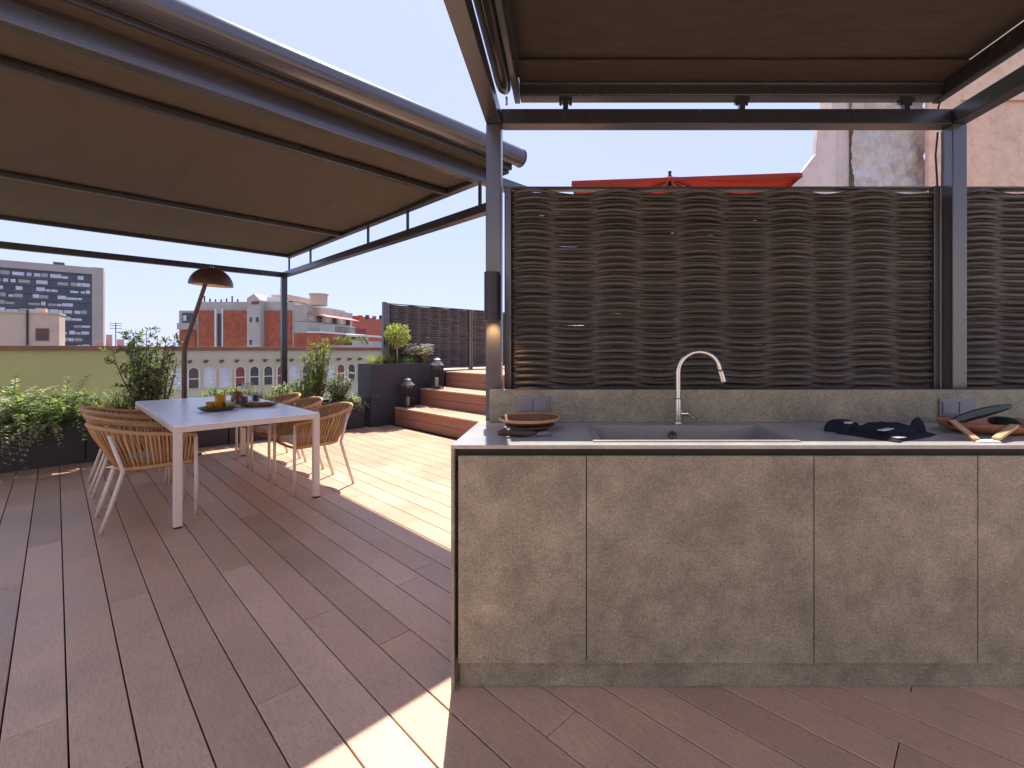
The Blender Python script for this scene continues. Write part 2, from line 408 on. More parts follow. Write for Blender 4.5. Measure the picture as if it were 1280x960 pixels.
# ------------------------------------------------------------------ world, sun, camera
SUN_EL, SUN_AZ = R(61.7), R(-9.5)            # azimuth from +Y towards +X
sdir = Vector((math.sin(SUN_AZ)*math.cos(SUN_EL), math.cos(SUN_AZ)*math.cos(SUN_EL), math.sin(SUN_EL)))
w = bpy.data.worlds.new('World'); sc.world = w; w.use_nodes = True
nt = w.node_tree; bg = nt.nodes['Background']
sky = nt.nodes.new('ShaderNodeTexSky'); sky.sky_type = 'NISHITA'; sky.sun_disc = False
sky.sun_elevation = SUN_EL; sky.sun_rotation = SUN_AZ % (2*PI)
sky.air_density = 1.0; sky.dust_density = 0.6; sky.ozone_density = 2.5; sky.altitude = 50
skyc = mix(nt, 0.88, sky.outputs[0], (2.40, 2.66, 4.25))
nt.links.new(skyc, bg.inputs['Color']); bg.inputs['Strength'].default_value = 0.090
sl = bpy.data.lights.new('sun', 'SUN'); sl.energy = 3.0; sl.angle = R(0.53); sl.color = (1.0, 0.94, 0.86)
so = bpy.data.objects.new('sun', sl); col.objects.link(so); so.rotation_euler = sdir.to_track_quat('Z','Y').to_euler(); so.location = sdir*30
cam = bpy.data.cameras.new('camera'); co = bpy.data.objects.new('camera', cam); col.objects.link(co); sc.camera = co
co.location = (0,0,EYE); co.rotation_euler = (R(90),0,0)
cam.sensor_width = 36; cam.lens = 576/1280*36; cam.shift_x = -66/1280; cam.shift_y = -43/1280
cam.clip_start = 0.05; cam.clip_end = 6000
sc.view_settings.view_transform = 'Standard'; sc.view_settings.look = 'None'
sc.view_settings.exposure = 1.66; sc.view_settings.gamma = 1.0
sc.render.engine = 'CYCLES'
sc.cycles.use_denoising = True
sc.cycles.max_bounces = 8; sc.cycles.diffuse_bounces = 5; sc.cycles.transparent_max_bounces = 8
sc.cycles.sample_clamp_indirect = 8.0
sc.cycles.caustics_refractive = False; sc.cycles.caustics_reflective = False

# ------------------------------------------------------------------ ground, roof, deck
g = MB(); g.box(-3000,3000,-3000,3000,-16.5,-16.0)
struct(g.build('street_ground', M['street']), 'grey street ground far below the roof terrace', 'ground')
rs = MB(); rs.box(-7.5, 12, -5, 8.85, -16.0, -0.06)
o = rs.build('roof_slab', M['roofslab']); o.rotation_euler.z = ROT
struct(o, 'dark roof slab under the decking boards', 'roof')

PW, P0 = 0.154, 0.0276
def px_ab(u, v, z=0.0):
    Y = 576*(EYE-z)/(v-437.0); X = (u-706)/576*Y
    return DX*X+DY*Y, -DY*X+DX*Y
joints = {}
for u, v in [(59,680),(100,697),(160,748),(175,657),(62,902),(166,955),(253,826),(348,868),(297,710),(400,768),(493,797),(400,681),(509,727),(701,905),(1120,945),(1139,860)]:
    a, b = px_ab(u, v); joints.setdefault(math.floor((a-P0)/PW), []).append(b)
dk = MB(); rnd = random.Random(3)
for k in range(-46, 46):
    a0 = P0+k*PW+0.0025; a1 = a0+PW-0.005
    bmin, bmax = -4.6, 8.8
    if a1 > 3.94: bmax = 0.44
    cuts = sorted(joints.get(k, []))
    c = cuts[0] if cuts else rnd.uniform(-4.5, -2.0)
    full = list(cuts)
    t = c
    while t > bmin: t -= rnd.uniform(1.9, 2.5); full.append(t)
    t = cuts[-1] if cuts else c
    full.append(t)
    while t < bmax: t += rnd.uniform(1.9, 2.5); full.append(t)
    full = sorted(set([x for x in full if bmin < x < bmax]+[bmin, bmax]))
    for b0, b1 in zip(full, full[1:]):
        dz = rnd.uniform(-0.0006, 0.0006)
        dk.box(a0, a1, b0+0.0015, b1-0.0015, -0.024, dz)
o = dk.build('deck', M['deck'], bevel=0.002, seg=1); o.rotation_euler.z = ROT
struct(o, 'brown composite deck boards running diagonally across the terrace', 'deck')

# ------------------------------------------------------------------ steps and upper deck
st = athing('deck_steps', 'three reddish brown deck steps rising beside the tall grey planter', 'steps', 0, 0)
BS0, BS1 = 0.5, 7.54
levels = [(3.93, 0.0, 0.305), (4.42, 0.305, 0.60), (4.96, 0.60, 0.885)]
for i, (a, z0, z1) in enumerate(levels):
    an = levels[i+1][0] if i < 2 else a+0.30
    h = (z1-z0-0.026)/2
    s = MB()
    s.box(a+0.012, a+0.034, BS0, BS1, z0+0.002, z0+h-0.002); s.box(a+0.012, a+0.034, BS0, BS1, z0+h+0.003, z1-0.026)
    s.build('riser', M['riser'], st, bevel=0.002, seg=1); s = MB()
    nb = 3 if i < 2 else 2; wd = (an+0.012-a)/nb
    for j in range(nb):
        for (q0, q1) in ((BS0, 2.6), (2.602, 5.0), (5.002, BS1)):
            s.box(a+j*wd+0.002, a+(j+1)*wd-0.002, q0, q1, z1-0.024, z1)
    stp = s.build('tread', M['deck'], st, bevel=0.002, seg=1)
ud = MB()
for k in range(0, 40):
    a0 = 5.264+k*PW
    ud.box(a0+0.0025, a0+PW-0.0025, 0.5, 8.8, 0.861, 0.885)
o = ud.build('upper_deck', M['deck'], bevel=0.002, seg=1); o.rotation_euler.z = ROT
struct(o, 'raised upper deck at the top of the steps', 'deck')
ub = MB(); ub.box(5.0, 11.5, 0.52, 8.8, -0.05, 0.855)
ub.box(4.0, 5.0, 0.52, BS1-0.02, -0.05, 0.27); ub.box(4.5, 5.0, 0.52, BS1-0.02, 0.27, 0.565)
o = ub.build('upper_deck_base', M['roofslab']); o.rotation_euler.z = ROT
struct(o, 'dark base carrying the upper deck and steps', 'deck base')

# ------------------------------------------------------------------ kitchen pergola
YP0, YP1 = 2.40, 2.478
YPN = -0.25
LX0, LX1, RX0, RX1 = -0.4105, -0.3335, 2.0204, 2.0964
ZB, ZT = 2.477, 2.556
kp = thing('kitchen_pergola', 'dark grey metal pergola frame over the outdoor kitchen', 'pergola', (0.85, 2.44, 0))
def kb(mb_, name, m=M['steel'], bevel=0.004, parent=kp, **k):
    o = mb_.build(name, m, parent, bevel=bevel, **k); o.location = -Vector(kp.location); return o
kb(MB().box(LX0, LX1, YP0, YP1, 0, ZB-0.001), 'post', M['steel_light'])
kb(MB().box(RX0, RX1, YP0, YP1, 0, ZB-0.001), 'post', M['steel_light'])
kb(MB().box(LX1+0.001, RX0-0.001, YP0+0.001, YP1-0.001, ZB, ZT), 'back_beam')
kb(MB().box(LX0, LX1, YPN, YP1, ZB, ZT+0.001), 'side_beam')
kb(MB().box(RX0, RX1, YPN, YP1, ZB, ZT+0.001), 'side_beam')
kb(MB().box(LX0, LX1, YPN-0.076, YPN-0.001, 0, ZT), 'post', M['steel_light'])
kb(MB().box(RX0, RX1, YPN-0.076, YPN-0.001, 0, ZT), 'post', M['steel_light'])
kb(MB().tube([(RX0-0.012, YP1+0.004, 2.47), (RX0-0.02, YP1+0.008, 2.35), (RX0-0.013, YP1+0.006, 2.2), (RX0-0.014, YP1+0.006, 1.2)], 0.005, 6), 'cable', M['black'], 0)

ka = thing('kitchen_awning', 'brown fabric awning stretched flat above the kitchen counter', 'awning', (0.85, 0.2, 2.60))
def kab(mb_, name, m, bevel=0.003, **k):
    o = mb_.build(name, m, ka, bevel=bevel, **k); o.location = -Vector(ka.location); return o
nx, ny = 24, 40
fb = MB()
for j in range(ny+1):
    for i in range(nx+1):
        x = -0.24+i/nx*2.19; y = YPN+0.08+j/ny*(2.375-YPN-0.08)
        fb.v.append((x, y, 2.702-0.012*math.sin(PI*i/nx)*(0.4+0.6*math.sin(PI*j/ny)) +0.006*noise.noise(Vector((x*1.2, y*1.8, 9)))+0.004*noise.noise(Vector((x*5, y*0.8, 2)))))
for j in range(ny):
    for i in range(nx):
        o0 = j*(nx+1)+i; fb.f.append((o0, o0+1, o0+nx+2, o0+nx+1))
f = kab(fb, 'fabric', M['awning_kitchen'], 0, smooth=True)
sm = f.modifiers.new('thick', 'SOLIDIFY'); sm.thickness = 0.0025
kab(MB().box(-0.232, 1.938, 2.19, 2.36, 2.674, 2.678), 'hem', M['awning_dark'], 0)
kab(MB().box(-0.232, 1.938, 2.362, 2.44, 2.604, 2.694), 'front_bar', M['steel'], 0.006)
kab(MB().box(-0.232, 1.938, 2.352, 2.3615, 2.655, 2.668), 'bar_lip', M['steel_light'], 0.002)
kab(MB().box(-0.264, -0.235, YPN, 2.44, 2.60, 2.69), 'guide_rail', M['steel_light'], 0.004)
kab(MB().box(1.941, 1.985, YPN, 2.44, 2.60, 2.69), 'guide_rail', M['steel'], 0.004)
kab(MB().tube([(-0.308, YPN, 2.63), (-0.308, 2.26, 2.63), (-0.308, 2.33, 2.632), (-0.306, 2.37, 2.636), (-0.304, 2.39, 2.64)], [0.041, 0.041, 0.038, 0.026, 0.008], 20), 'side_tube', simple('glossy_dark_tube', (0.04, 0.034, 0.03), 0.13), 0, smooth=True)
kab(MB().tube([(-0.30, 2.37, 2.558), (-0.30, 2.37, 2.60)], 0.006, 8), 'end_pin', M['inox'], 0)
for x in (0.004, 0.928, 1.788):
    s = MB().box(x-0.014, x+0.014, 2.405, 2.433, ZT+0.002, 2.594); s.box(x-0.034, x+0.034, 2.398, 2.436, 2.594, 2.603)
    for q in (-0.026, 0.026): s.tube([(x+q, 2.415, 2.580), (x+q, 2.415, 2.594)], 0.007, 6)
    kab(s, 'bracket', M['steel'], 0)
kab(MB().tube([(1.99, 2.44, 2.62), (1.99, 2.455, 2.59), (1.985, 2.45, ZT+0.003)], 0.005, 6), 'cable', M['black'], 0)

# ------------------------------------------------------------------ woven screens
def weave_mb(L, H, rnd, pitch=0.0178, stake=0.232, amp=0.0255, r=0.0098, n=6, step=0.029):
    wv = MB(); rows = int(H/pitch)
    nst = int(L/stake)+3
    off = rnd.uniform(0, stake)
    xs = [-stake+off-stake*0.5+i*stake+rnd.uniform(-0.02, 0.02) for i in range(nst+1)]
    def disp(x, sgn):
        for i in range(len(xs)-1):
            if xs[i] <= x < xs[i+1]:
                t = (x-xs[i])/(xs[i+1]-xs[i]); return math.sin(PI*t)*(1 if (i+sgn) % 2 else -1)
        return 0
    xs0 = xs
    for k in range(rows):
        xs = [q_+rnd.uniform(-0.012, 0.012) for q_ in xs0]
        z = (k+0.5)*pitch+rnd.uniform(-0.0015, 0.0015)
        x = 0.0; path = []; rad = []
        aa = amp*rnd.uniform(0.85, 1.12); lean = rnd.uniform(-0.004, 0.004); rr = r*rnd.uniform(0.92, 1.08)
        ph = rnd.uniform(0, 9)
        while True:
            xx = min(x, L)
            d = disp(xx, k)
            wz_ = 0.0060*disp(xx, 0)
            path.append((xx, -d*aa, z+wz_+lean*math.sin(xx*2.3+ph)+0.002*math.sin(xx*11+ph*3))); rad.append(rr*(1+0.08*math.sin(xx*17+ph)))
            if x >= L: break
            x += step
        o0 = len(wv.v); wv.tube(path, rad, n)
        for i_ in range(len(path)):
            cy = path[i_][1]
            for k_ in range(n):
                q_ = wv.v[o0+i_*n+k_]; wv.v[o0+i_*n+k_] = (q_[0], cy+(q_[1]-cy)*1.25, q_[2])
    core = MB()
    for k in range(rows-1):
        z = (k+1.0)*pitch; path = []; x = 0.0
        while True:
            xx = min(x, L); path.append((xx, 0.0025*math.sin(xx*9+k), z+0.0060*disp(xx, 0)+0.0007*math.sin(xx*6+k*2.1)))
            if x >= L: break
            x += step*1.6
        core.tube(path, 0.0087, 6)
    return wv, core, [x for x in xs if 0.02 < x < L-0.02]
def woven(name, label, loc, rz, L, z0, z1, fw, m, seed, group, lowp=False, ycen=0.036):
    rnd = random.Random(seed)
    t = thing(name, label, 'screen', loc, rz, group)
    t_mb, core, stakes = weave_mb(L-2*fw, z1-z0-0.012, rnd, n=5 if lowp else 7, step=0.04 if lowp else 0.026)
    wv = t_mb.build('weave', m, t, smooth=True); wv.location = (fw, ycen, z0)
    cr = core.build('inner_weave', m, t, smooth=True); cr.location = (fw, ycen, z0)
    s = MB()
    for x in stakes: s.tube([(fw+x, ycen, z0), (fw+x, ycen, z1-0.02)], 0.006, 8)
    s.build('stakes', m, t, smooth=True)
    MB().box(0, fw, 0, 0.04, z0-0.1, z1).build('side_rail', M['steel_light'], t, bevel=0.003)
    MB().box(L-fw, L, 0, 0.04, z0-0.1, z1).build('side_rail', M['steel_light'], t, bevel=0.003)
    MB().box(fw+0.001, L-fw-0.001, 0.006, 0.062, z1-0.014, z1-0.001).build('top_trim', M['steel'], t, bevel=0.003)
    return t
woven('woven_screen', 'wide dark brown woven wicker screen behind the sink', (LX1+0.010, YP0+0.067, 0), 0, RX0-LX1-0.016, 1.0, 2.178, 0.036, M['wicker'], 11, 'dark woven wicker screens')
woven('woven_screen', 'dark woven wicker screen beyond the right pergola post at the picture edge', (RX1+0.002, YP0+0.067, 0), 0, 1.5, 1.0, 2.178, 0.038, M['wicker'], 12, 'dark woven wicker screens')

# far fence, along the deck's a axis on the upper deck
for i, (a0, a1, lab) in enumerate([(4.09, 5.98, 'charcoal woven screen at the top of the steps, panel behind the topiary ball'), (5.99, 7.9, 'charcoal woven screen at the top of the steps, far panel nearest the kitchen post')]):
    p = ab(a0, 8.12)
    woven('woven_screen', lab, (p.x, p.y, 0), ROT, a1-a0, 0.93, 2.16, 0.05 if i == 0 else 0.03, M['wicker_grey'], 21+i, 'charcoal woven screens', True)
fp = athing('fence_post', 'grey metal post at the left end of the charcoal woven screen', 'post', 4.05, 8.13)
MB().box(-0.035, 0.035, -0.035, 0.035, 0, 2.165).build('post_tube', M['steel_light'], fp, bevel=0.004)
MB().box(-0.037, 0.037, -0.037, 0.037, 2.166, 2.172).build('post_cap', M['steel'], fp, bevel=0.002)

# ------------------------------------------------------------------ wall lamp on the post
wl = thing('wall_lamp', 'dark cylindrical wall lamp glowing downwards on the kitchen post', 'wall lamp', (-0.372, YP0, 1.57))
MB().lathe([(0.030, -0.12), (0.040, -0.12), (0.040, 0.125), (0.030, 0.125), (0.030, -0.12)], (0, -0.043, 0), 28).build('lamp_body', M['zinc'], wl, smooth=False)
MB().box(-0.012, 0.040, -0.018, -0.001, -0.115, 0.12).build('back_plate', M['black'], wl, bevel=0.002)
MB().lathe([(0.0005, -0.09), (0.0295, -0.09), (0.0295, -0.086), (0.0005, -0.086)], (0, -0.043, 0), 20).build('lens', M['lit'], wl)
for sgn in (-1,):
    L = bpy.data.lights.new('lamp_glow', 'SPOT'); L.energy = 1.8; L.color = (1.0, 0.52, 0.20); L.spot_size = R(100); L.spot_blend = 0.8; L.shadow_soft_size = 0.02
    lo = bpy.data.objects.new('lamp_glow', L); col.objects.link(lo); lo.parent = wl; lo.location = (0, -0.043, sgn*0.13)
    lo.rotation_euler = (R(20), 0, 0)

# ------------------------------------------------------------------ kitchen counter
YF = 1.745; ZC = 0.938; XL = -0.432; XR = 3.6; YB = 2.29
kc = thing('kitchen_counter', 'taupe porcelain outdoor kitchen counter with four doors and a sunk basin', 'kitchen counter', (1.2, 2.0, 0))
def cb(mb_, name, m, bevel=0.0015, parent=kc, seg=2, **k):
    o = mb_.build(name, m, parent, bevel=bevel, seg=seg, **k)
    if parent is kc: o.location = -Vector(kc.location)
    return o
SX0, SX1, SY0, SY1 = 0.109, 0.924, 1.80, 2.218       # sink rim outline
top = MB()
t0 = ZC-0.014
top.box(XL, SX0+0.01, YF, YB+0.05, t0, ZC); top.box(SX1-0.01, XR, YF, YB+0.05, t0, ZC)
top.box(SX0+0.01, SX1-0.01, YF, SY0+0.01, t0, ZC); top.box(SX0+0.01, SX1-0.01, SY1-0.01, YB+0.05, t0, ZC)
# one welded slab
bmx = bmesh.new()
ring_o = [(XL,YF),(XR,YF),(XR,YB+0.05),(XL,YB+0.05)]; ring_i = [(SX0+0.01,SY0+0.01),(SX1-0.01,SY0+0.01),(SX1-0.01,SY1-0.01),(SX0+0.01,SY1-0.01)]
slab = MB()
for z in (t0, ZC):
    for p in ring_o+ring_i: slab.v.append((p[0], p[1], z))
for i in range(4):
    j = (i+1)%4
    slab.f += [(8+i, 8+j, 12+j, 12+i), (4+i, 4+j, j, i), (i, j, 8+j, 8+i), (4+j, 4+i, 12+i, 12+j)]
cb(slab, 'countertop', M['worktop'], 0.0015)
cb(MB().box(XL+0.0005, XL+0.0135, YF+0.0005, YB+0.04, 0.0, t0-0.0005), 'side_panel', M['stone'])
cb(MB().box(XL+0.016, XR, YF+0.03, YF+0.05, 0.112, t0-0.003), 'carcass', M['black'], 0)
xs = [XL+0.0265, 0.082, 0.945, 1.566, 2.43, 3.3]
DTOP, DBOT = 0.8965, 0.110
for x0, x1 in zip(xs, xs[1:]):
    cb(MB().box(x0+0.0018, x1-0.0018, YF+0.002, YF+0.022, DBOT, DTOP), 'door', M['stone'], 0.0012)
cb(MB().box(XL+0.0265, XR, YF+0.033, YF+0.05, 0.001, DBOT-0.006), 'plinth', M['stone'])
cb(MB().box(XL+0.058, XR, YB, YB+0.014, ZC+0.0005, 1.101), 'backsplash', M['stone'])
cb(MB().box(XL+0.058, XR, YB+0.0145, YB+0.08, 0.90, 1.099), 'backsplash_core', M['black'], 0)
# sink
RZ = ZC+0.006
sk = MB()
ro = [(SX0,SY0),(SX1,SY0),(SX1,SY1),(SX0,SY1)]; w_ = 0.032; BZ = ZC-0.19
ri = [(SX0+w_,SY0+0.026),(SX1-w_,SY0+0.026),(SX1-w_,SY1-0.055),(SX0+w_,SY1-0.055)]
rb = [(SX0+w_+0.012,SY0+0.036),(SX1-w_-0.012,SY0+0.036),(SX1-w_-0.012,SY1-0.065),(SX0+w_+0.012,SY1-0.065)]
sk.v += [(x,y,ZC+0.0003) for x,y in ro]+[(x,y,RZ) for x,y in ro]+[(x,y,RZ) for x,y in ri]+[(x,y,BZ) for x,y in rb]
for i in range(4):
    j=(i+1)%4
    sk.f += [(i,j,4+j,4+i),(4+i,4+j,8+j,8+i),(8+i,8+j,12+j,12+i)]
sk.f.append((12,13,14,15))
sink = cb(sk, 'sink', M['sinkmat'], 0.003, seg=3)
sy = SY1-0.061
d = MB().lathe([(0.0004,0),(0.017,0),(0.019,0.003),(0.019,0.006),(0.012,0.006),(0.011,0.003),(0.0004,0.003)], (0,0,0), 20)
ov = d.build('overflow_cover', M['inox'], sink, smooth=False); ov.location = (0.502, sy, RZ-0.042); ov.rotation_euler = (R(93),0,0)
dr = MB().lathe([(0.0004,0.006),(0.02,0.006),(0.04,0.003),(0.045,0.0005)], (0,0,0), 24)
dd = dr.build('drain', M['inox'], sink, smooth=True); dd.location = (0.502, 1.98, BZ)
# faucet
FX, FY = 0.538, 2.188
def fpt(x, z): return (FX+x, FY, z)
RZ2 = RZ
path = [fpt(0, RZ2), fpt(0, ZC+0.10), fpt(0, ZC+0.20), fpt(0, ZC+0.252)]
arcR = 0.099
for k in range(1, 17):
    t = PI - k/16*PI*0.94
    path.append(fpt(arcR+arcR*math.cos(t), ZC+0.252+arcR*math.sin(t)))
e = Vector(path[-1]); dv = (Vector(path[-1])-Vector(path[-2])).normalized()
path.append(tuple(e+dv*0.012))
fa = cb(MB().tube(path, 0.0125, 16), 'faucet', M['inox'], 0, smooth=True)
MB().lathe([(0.0245,0),(0.0245,0.006),(0.0175,0.008),(0.0165,0.012),(0.0165,0.122),(0.0126,0.126)], (FX,FY,RZ2), 24).build('faucet_base', M['inox'], fa, smooth=False)
hp = e+dv*0.010
MB().tube([hp, hp+dv*0.004, hp+dv*0.052, hp+dv*0.058], [0.0130,0.0145,0.0155,0.0125], 18).build('spray_head', M['inox'], fa, smooth=False)
MB().tube([(FX+0.012,FY,RZ2+0.052),(FX+0.05,FY,RZ2+0.052)], 0.0115, 16).tube([(FX+0.048,FY-0.002,RZ2+0.054),(FX+0.056,FY-0.03,RZ2+0.047),(FX+0.066,FY-0.07,RZ2+0.040)], 0.0055, 10).build('handle', M['inox'], fa, smooth=False)
# outlets
def outlet(x0, x1, z0, z1):
    y = YB-0.012
    o = cb(MB().box(x0, x1, y, YB-0.0005, z0, z1), 'power_outlet', M['outlet'], 0.004, seg=3)
    xm = (x0+x1)/2
    for a_, b_ in ((x0+0.010, xm-0.002), (xm+0.002, x1-0.014)):
        MB().box(a_, b_, y-0.007, y-0.0005, z0+0.012, z1-0.014).build('flap', M['outlet'], o, bevel=0.003)
outlet(-0.237, -0.076, 0.982, 1.066); outlet(1.855, 2.035, 0.97, 1.056)

# ------------------------------------------------------------------ things on the counter
pl = thing('woven_plate', 'round reddish woven plate stacked on a smaller dish by the left outlet', 'plate', (-0.16, 2.095, ZC))
MB().lathe([(0.0005,0.030),(0.07,0.030),(0.085,0.034),(0.115,0.048),(0.135,0.056),(0.138,0.052),(0.118,0.038),(0.088,0.024),(0.0005,0.022)], (0,0,0), 48).build('plate_dish', M['fibre'], pl, smooth=True)
MB().lathe([(0.0005,0.021),(0.085,0.021),(0.11,0.024),(0.112,0.020),(0.09,0.012),(0.075,0.001),(0.0005,0.001)], (0,0,0), 40).build('lower_dish', M['wood_dark'], pl, smooth=True)
rim = MB()
for k in range(2): rim.tube([(0.1355*math.cos(2*PI*i/48), 0.1355*math.sin(2*PI*i/48), 0.0545-k*0.006) for i in range(48)], 0.0035, 6, closed=True)
rim.build('plate_rim', M['wood_light'], pl, smooth=True)
pc = thing('woven_case', 'small brown patterned case lying in front of the woven plate', 'case', (-0.19, 1.90, ZC), R(6))
path = []; rad = []
for i in range(13):
    t = i/12; path.append((-0.085+0.16*t, 0.008*math.sin(t*4), 0.018+0.003*math.sin(t*7))); rad.append(0.019*max(0.12, math.sin(PI*min(0.98, 0.06+t*0.92))**0.5)*(1-0.25*t))
MB().tube(path, rad, 14).build('case_body', M['knit'], pc, smooth=True)
lp = MB().tube([(0.07+0.03*(1-math.cos(i/20*2*PI)), 0.016*math.sin(i/20*2*PI), 0.010+0.008*math.sin(i/10*PI/2)) for i in range(20)], 0.0035, 6, closed=True)
lp.tube([(0.06,0,0.014),(0.10,0.006,0.008),(0.135,0.02,0.005)], [0.004,0.008,0.003], 8)
lp.build('cord_loop', M['outlet'], pc, smooth=True)

def cloth(name, corners, z, h, par, m, seed, n=26, edge=0.10, rump=1.0):
    A, B, C, D = [Vector((x, y, 0)) for x, y in corners]
    mb_ = MB()
    for sgn in (1, 0):
        for j in range(n+1):
            for i in range(n+1):
                s_, t_ = i/n, j/n
                p = (A*(1-s_)+B*s_)*(1-t_)+(D*(1-s_)+C*s_)*t_
                q = noise.noise(Vector((p.x*9+seed, p.y*9, 0))); q2 = noise.noise(Vector((p.x*30, p.y*30+seed, 3)))
                p = p+Vector((noise.noise(Vector((p.x*8, seed, p.y*8)))*0.012, noise.noise(Vector((seed, p.x*8, p.y*8)))*0.012, 0))
                e_ = min(s_, 1-s_, t_, 1-t_)/edge; e_ = min(1, e_)**0.5
                zz = z+(h*e_*(1+0.45*rump*q)+rump*0.004*q2*e_+0.002) if sgn else z+0.0002
                mb_.v.append((p.x, p.y, zz))
    W = n+1; T = W*W
    for j in range(n):
        for i in range(n):
            o0 = j*W+i; mb_.f.append((o0, o0+1, o0+W+1, o0+W)); mb_.f.append((T+o0, T+o0+W, T+o0+W+1, T+o0+1))
    for i in range(n):
        mb_.f.append((T+i, T+i+1, i+1, i)); q = n*W+i; mb_.f.append((q, q+1, T+q+1, T+q))
        q = i*W; mb_.f.append((q, q+W, T+q+W, T+q)); q = i*W+n; mb_.f.append((T+q, T+q+W, q+W, q))
    return mb_.build(name, m, par, smooth=True)
def cpx(u, v, z=ZC+0.004):
    Y = 576*(EYE-z)/(v-437.0); return ((u-706)/576*Y, Y)
ap = thing('folded_apron', 'crumpled navy cotton apron with white marks lying on the worktop', 'apron', (1.42, 2.0, ZC))
def loc(c): return [(x-1.42, y-2.0) for x, y in c]
cloth('lower_fold', loc([cpx(1043,541), cpx(1125,552.5), cpx(1173,542.5), cpx(1100,533)]), 0.0003, 0.010, ap, M['navy'], 1)
cloth('upper_fold', loc([cpx(1062,540), cpx(1110,546), cpx(1158,540), cpx(1085,531)]), 0.010, 0.018, ap, M['navy'], 5, edge=0.2, rump=1.4)
cloth('bunched_strap', loc([cpx(1030,538), cpx(1058,541), cpx(1074,533), cpx(1034,531)]), 0.0003, 0.040, ap, M['navy'], 9, edge=0.35, rump=1.3)
cloth('rolled_end', loc([cpx(1134,541), cpx(1158,542), cpx(1156,536), cpx(1138,536)]), 0.012, 0.045, ap, M['navy'], 13, edge=0.45, rump=0.8)
M['mark'] = simple('white_print', (0.55, 0.55, 0.56), 0.9, 0, 0.2, 60)
def mark(c, z): cloth('printed_mark', loc(c), z, 0.002, ap, M['mark'], 3, n=8, rump=0.6)
mark([cpx(1113,549.6), cpx(1122,551), cpx(1133,549.6), cpx(1120,548)], 0.0125)
mark([cpx(1097,538.6,ZC+0.032), cpx(1105,539.6,ZC+0.032), cpx(1118,536.6,ZC+0.032), cpx(1108,535.6,ZC+0.032)], 0.0335)
mark([cpx(1046,537.6), cpx(1060,539), cpx(1066,537), cpx(1050,536)], 0.036)

wb = thing('wooden_bowl', 'reddish oval wooden bowl holding dark green courgettes', 'bowl', (1.88, 2.03, ZC))
MB().lathe([(0.0005,0.012),(0.12,0.012),(0.17,0.028),(0.185,0.050),(0.192,0.050),(0.18,0.022),(0.13,0.001),(0.0005,0.001)], (0,0,0), 48, 1.15, 0.7).build('bowl_body', M['wood_bowl'], wb, smooth=True)
def courgette(label, loc_, rz, L, r, tilt):
    t = thing('courgette', label, 'courgette', loc_, rz, 'courgettes in the wooden bowl')
    pts = []; rd = []
    for i in range(17):
        q = i/16; pts.append((L*(q-0.5), 0.012*math.sin(q*PI), tilt*L*(q-0.5))); rd.append(r*(0.25+0.75*min(1, math.sin(PI*min(0.97, max(0.03, q)))**0.35)))
    MB().tube(pts, rd, 16).build('courgette_body', M['courgette'], t, smooth=True)
    MB().tube([(L*0.49, 0, tilt*L*0.49), (L*0.49+0.022, 0.003, tilt*L*0.5+0.004)], [0.011, 0.008], 7).build('stalk', M['leaf_bamboo'], t)
courgette('long dark green courgette sticking out over the left rim of the wooden bowl', (1.80, 2.0, ZC+0.080), R(8), 0.29, 0.021, 0.22)
courgette('short dark green courgette with its pale end facing out of the wooden bowl', (1.90, 1.99, ZC+0.045), R(-98), 0.16, 0.026, 0.0)
tg = thing('wooden_tongs', 'pair of light wooden tongs joined by a pale piece before the wooden bowl', 'tongs', (1.58, 1.82, ZC), 0)
MB().bar((0.035, -0.012, 0.010), (0.058, 0.13, 0.062), 0.026, 0.008).build('arm', M['wood_light'], tg, bevel=0.002)
MB().bar((0.105, -0.020, 0.014), (0.27, 0.075, 0.05), 0.028, 0.012).build('arm', M['wood_light'], tg, bevel=0.003)
cloth('joining_strip', [(0.025,-0.03),(0.115,-0.035),(0.12,0.005),(0.03,0.012)], 0.0005, 0.006, tg, M['white'], 4, n=10)

# ------------------------------------------------------------------ dining pergola and awning
dp = athing('dining_pergola', 'dark grey metal pergola frame over the dining table', 'pergola', 0, 0)
PA, PB0, PB1 = 2.50, 3.10, 8.45
def db(mb_, name, m=M['steel'], bevel=0.004, par=dp, **k): return mb_.build(name, m, par, bevel=bevel, **k)
hw = 0.04
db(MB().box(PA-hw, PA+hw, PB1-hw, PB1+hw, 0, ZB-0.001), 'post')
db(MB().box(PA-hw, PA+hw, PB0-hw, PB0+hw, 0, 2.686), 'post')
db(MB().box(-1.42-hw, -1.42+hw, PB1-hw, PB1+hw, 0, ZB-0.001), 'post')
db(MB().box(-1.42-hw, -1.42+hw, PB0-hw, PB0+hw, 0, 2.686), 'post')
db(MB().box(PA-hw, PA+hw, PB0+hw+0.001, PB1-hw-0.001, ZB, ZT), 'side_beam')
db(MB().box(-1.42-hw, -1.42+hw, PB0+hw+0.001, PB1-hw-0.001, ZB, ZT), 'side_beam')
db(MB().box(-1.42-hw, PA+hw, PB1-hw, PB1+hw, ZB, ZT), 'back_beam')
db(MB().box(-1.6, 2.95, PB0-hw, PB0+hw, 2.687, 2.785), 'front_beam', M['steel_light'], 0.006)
da = athing('dining_awning', 'brown retractable fabric awning drawn out above the dining table', 'awning', 0, 0)
A0, A1, B0, B1 = -1.25, 2.50, 2.86, 8.30
nx, ny = 110, 90
fb = MB()
bars = [B0, 3.80, 6.22, B1]
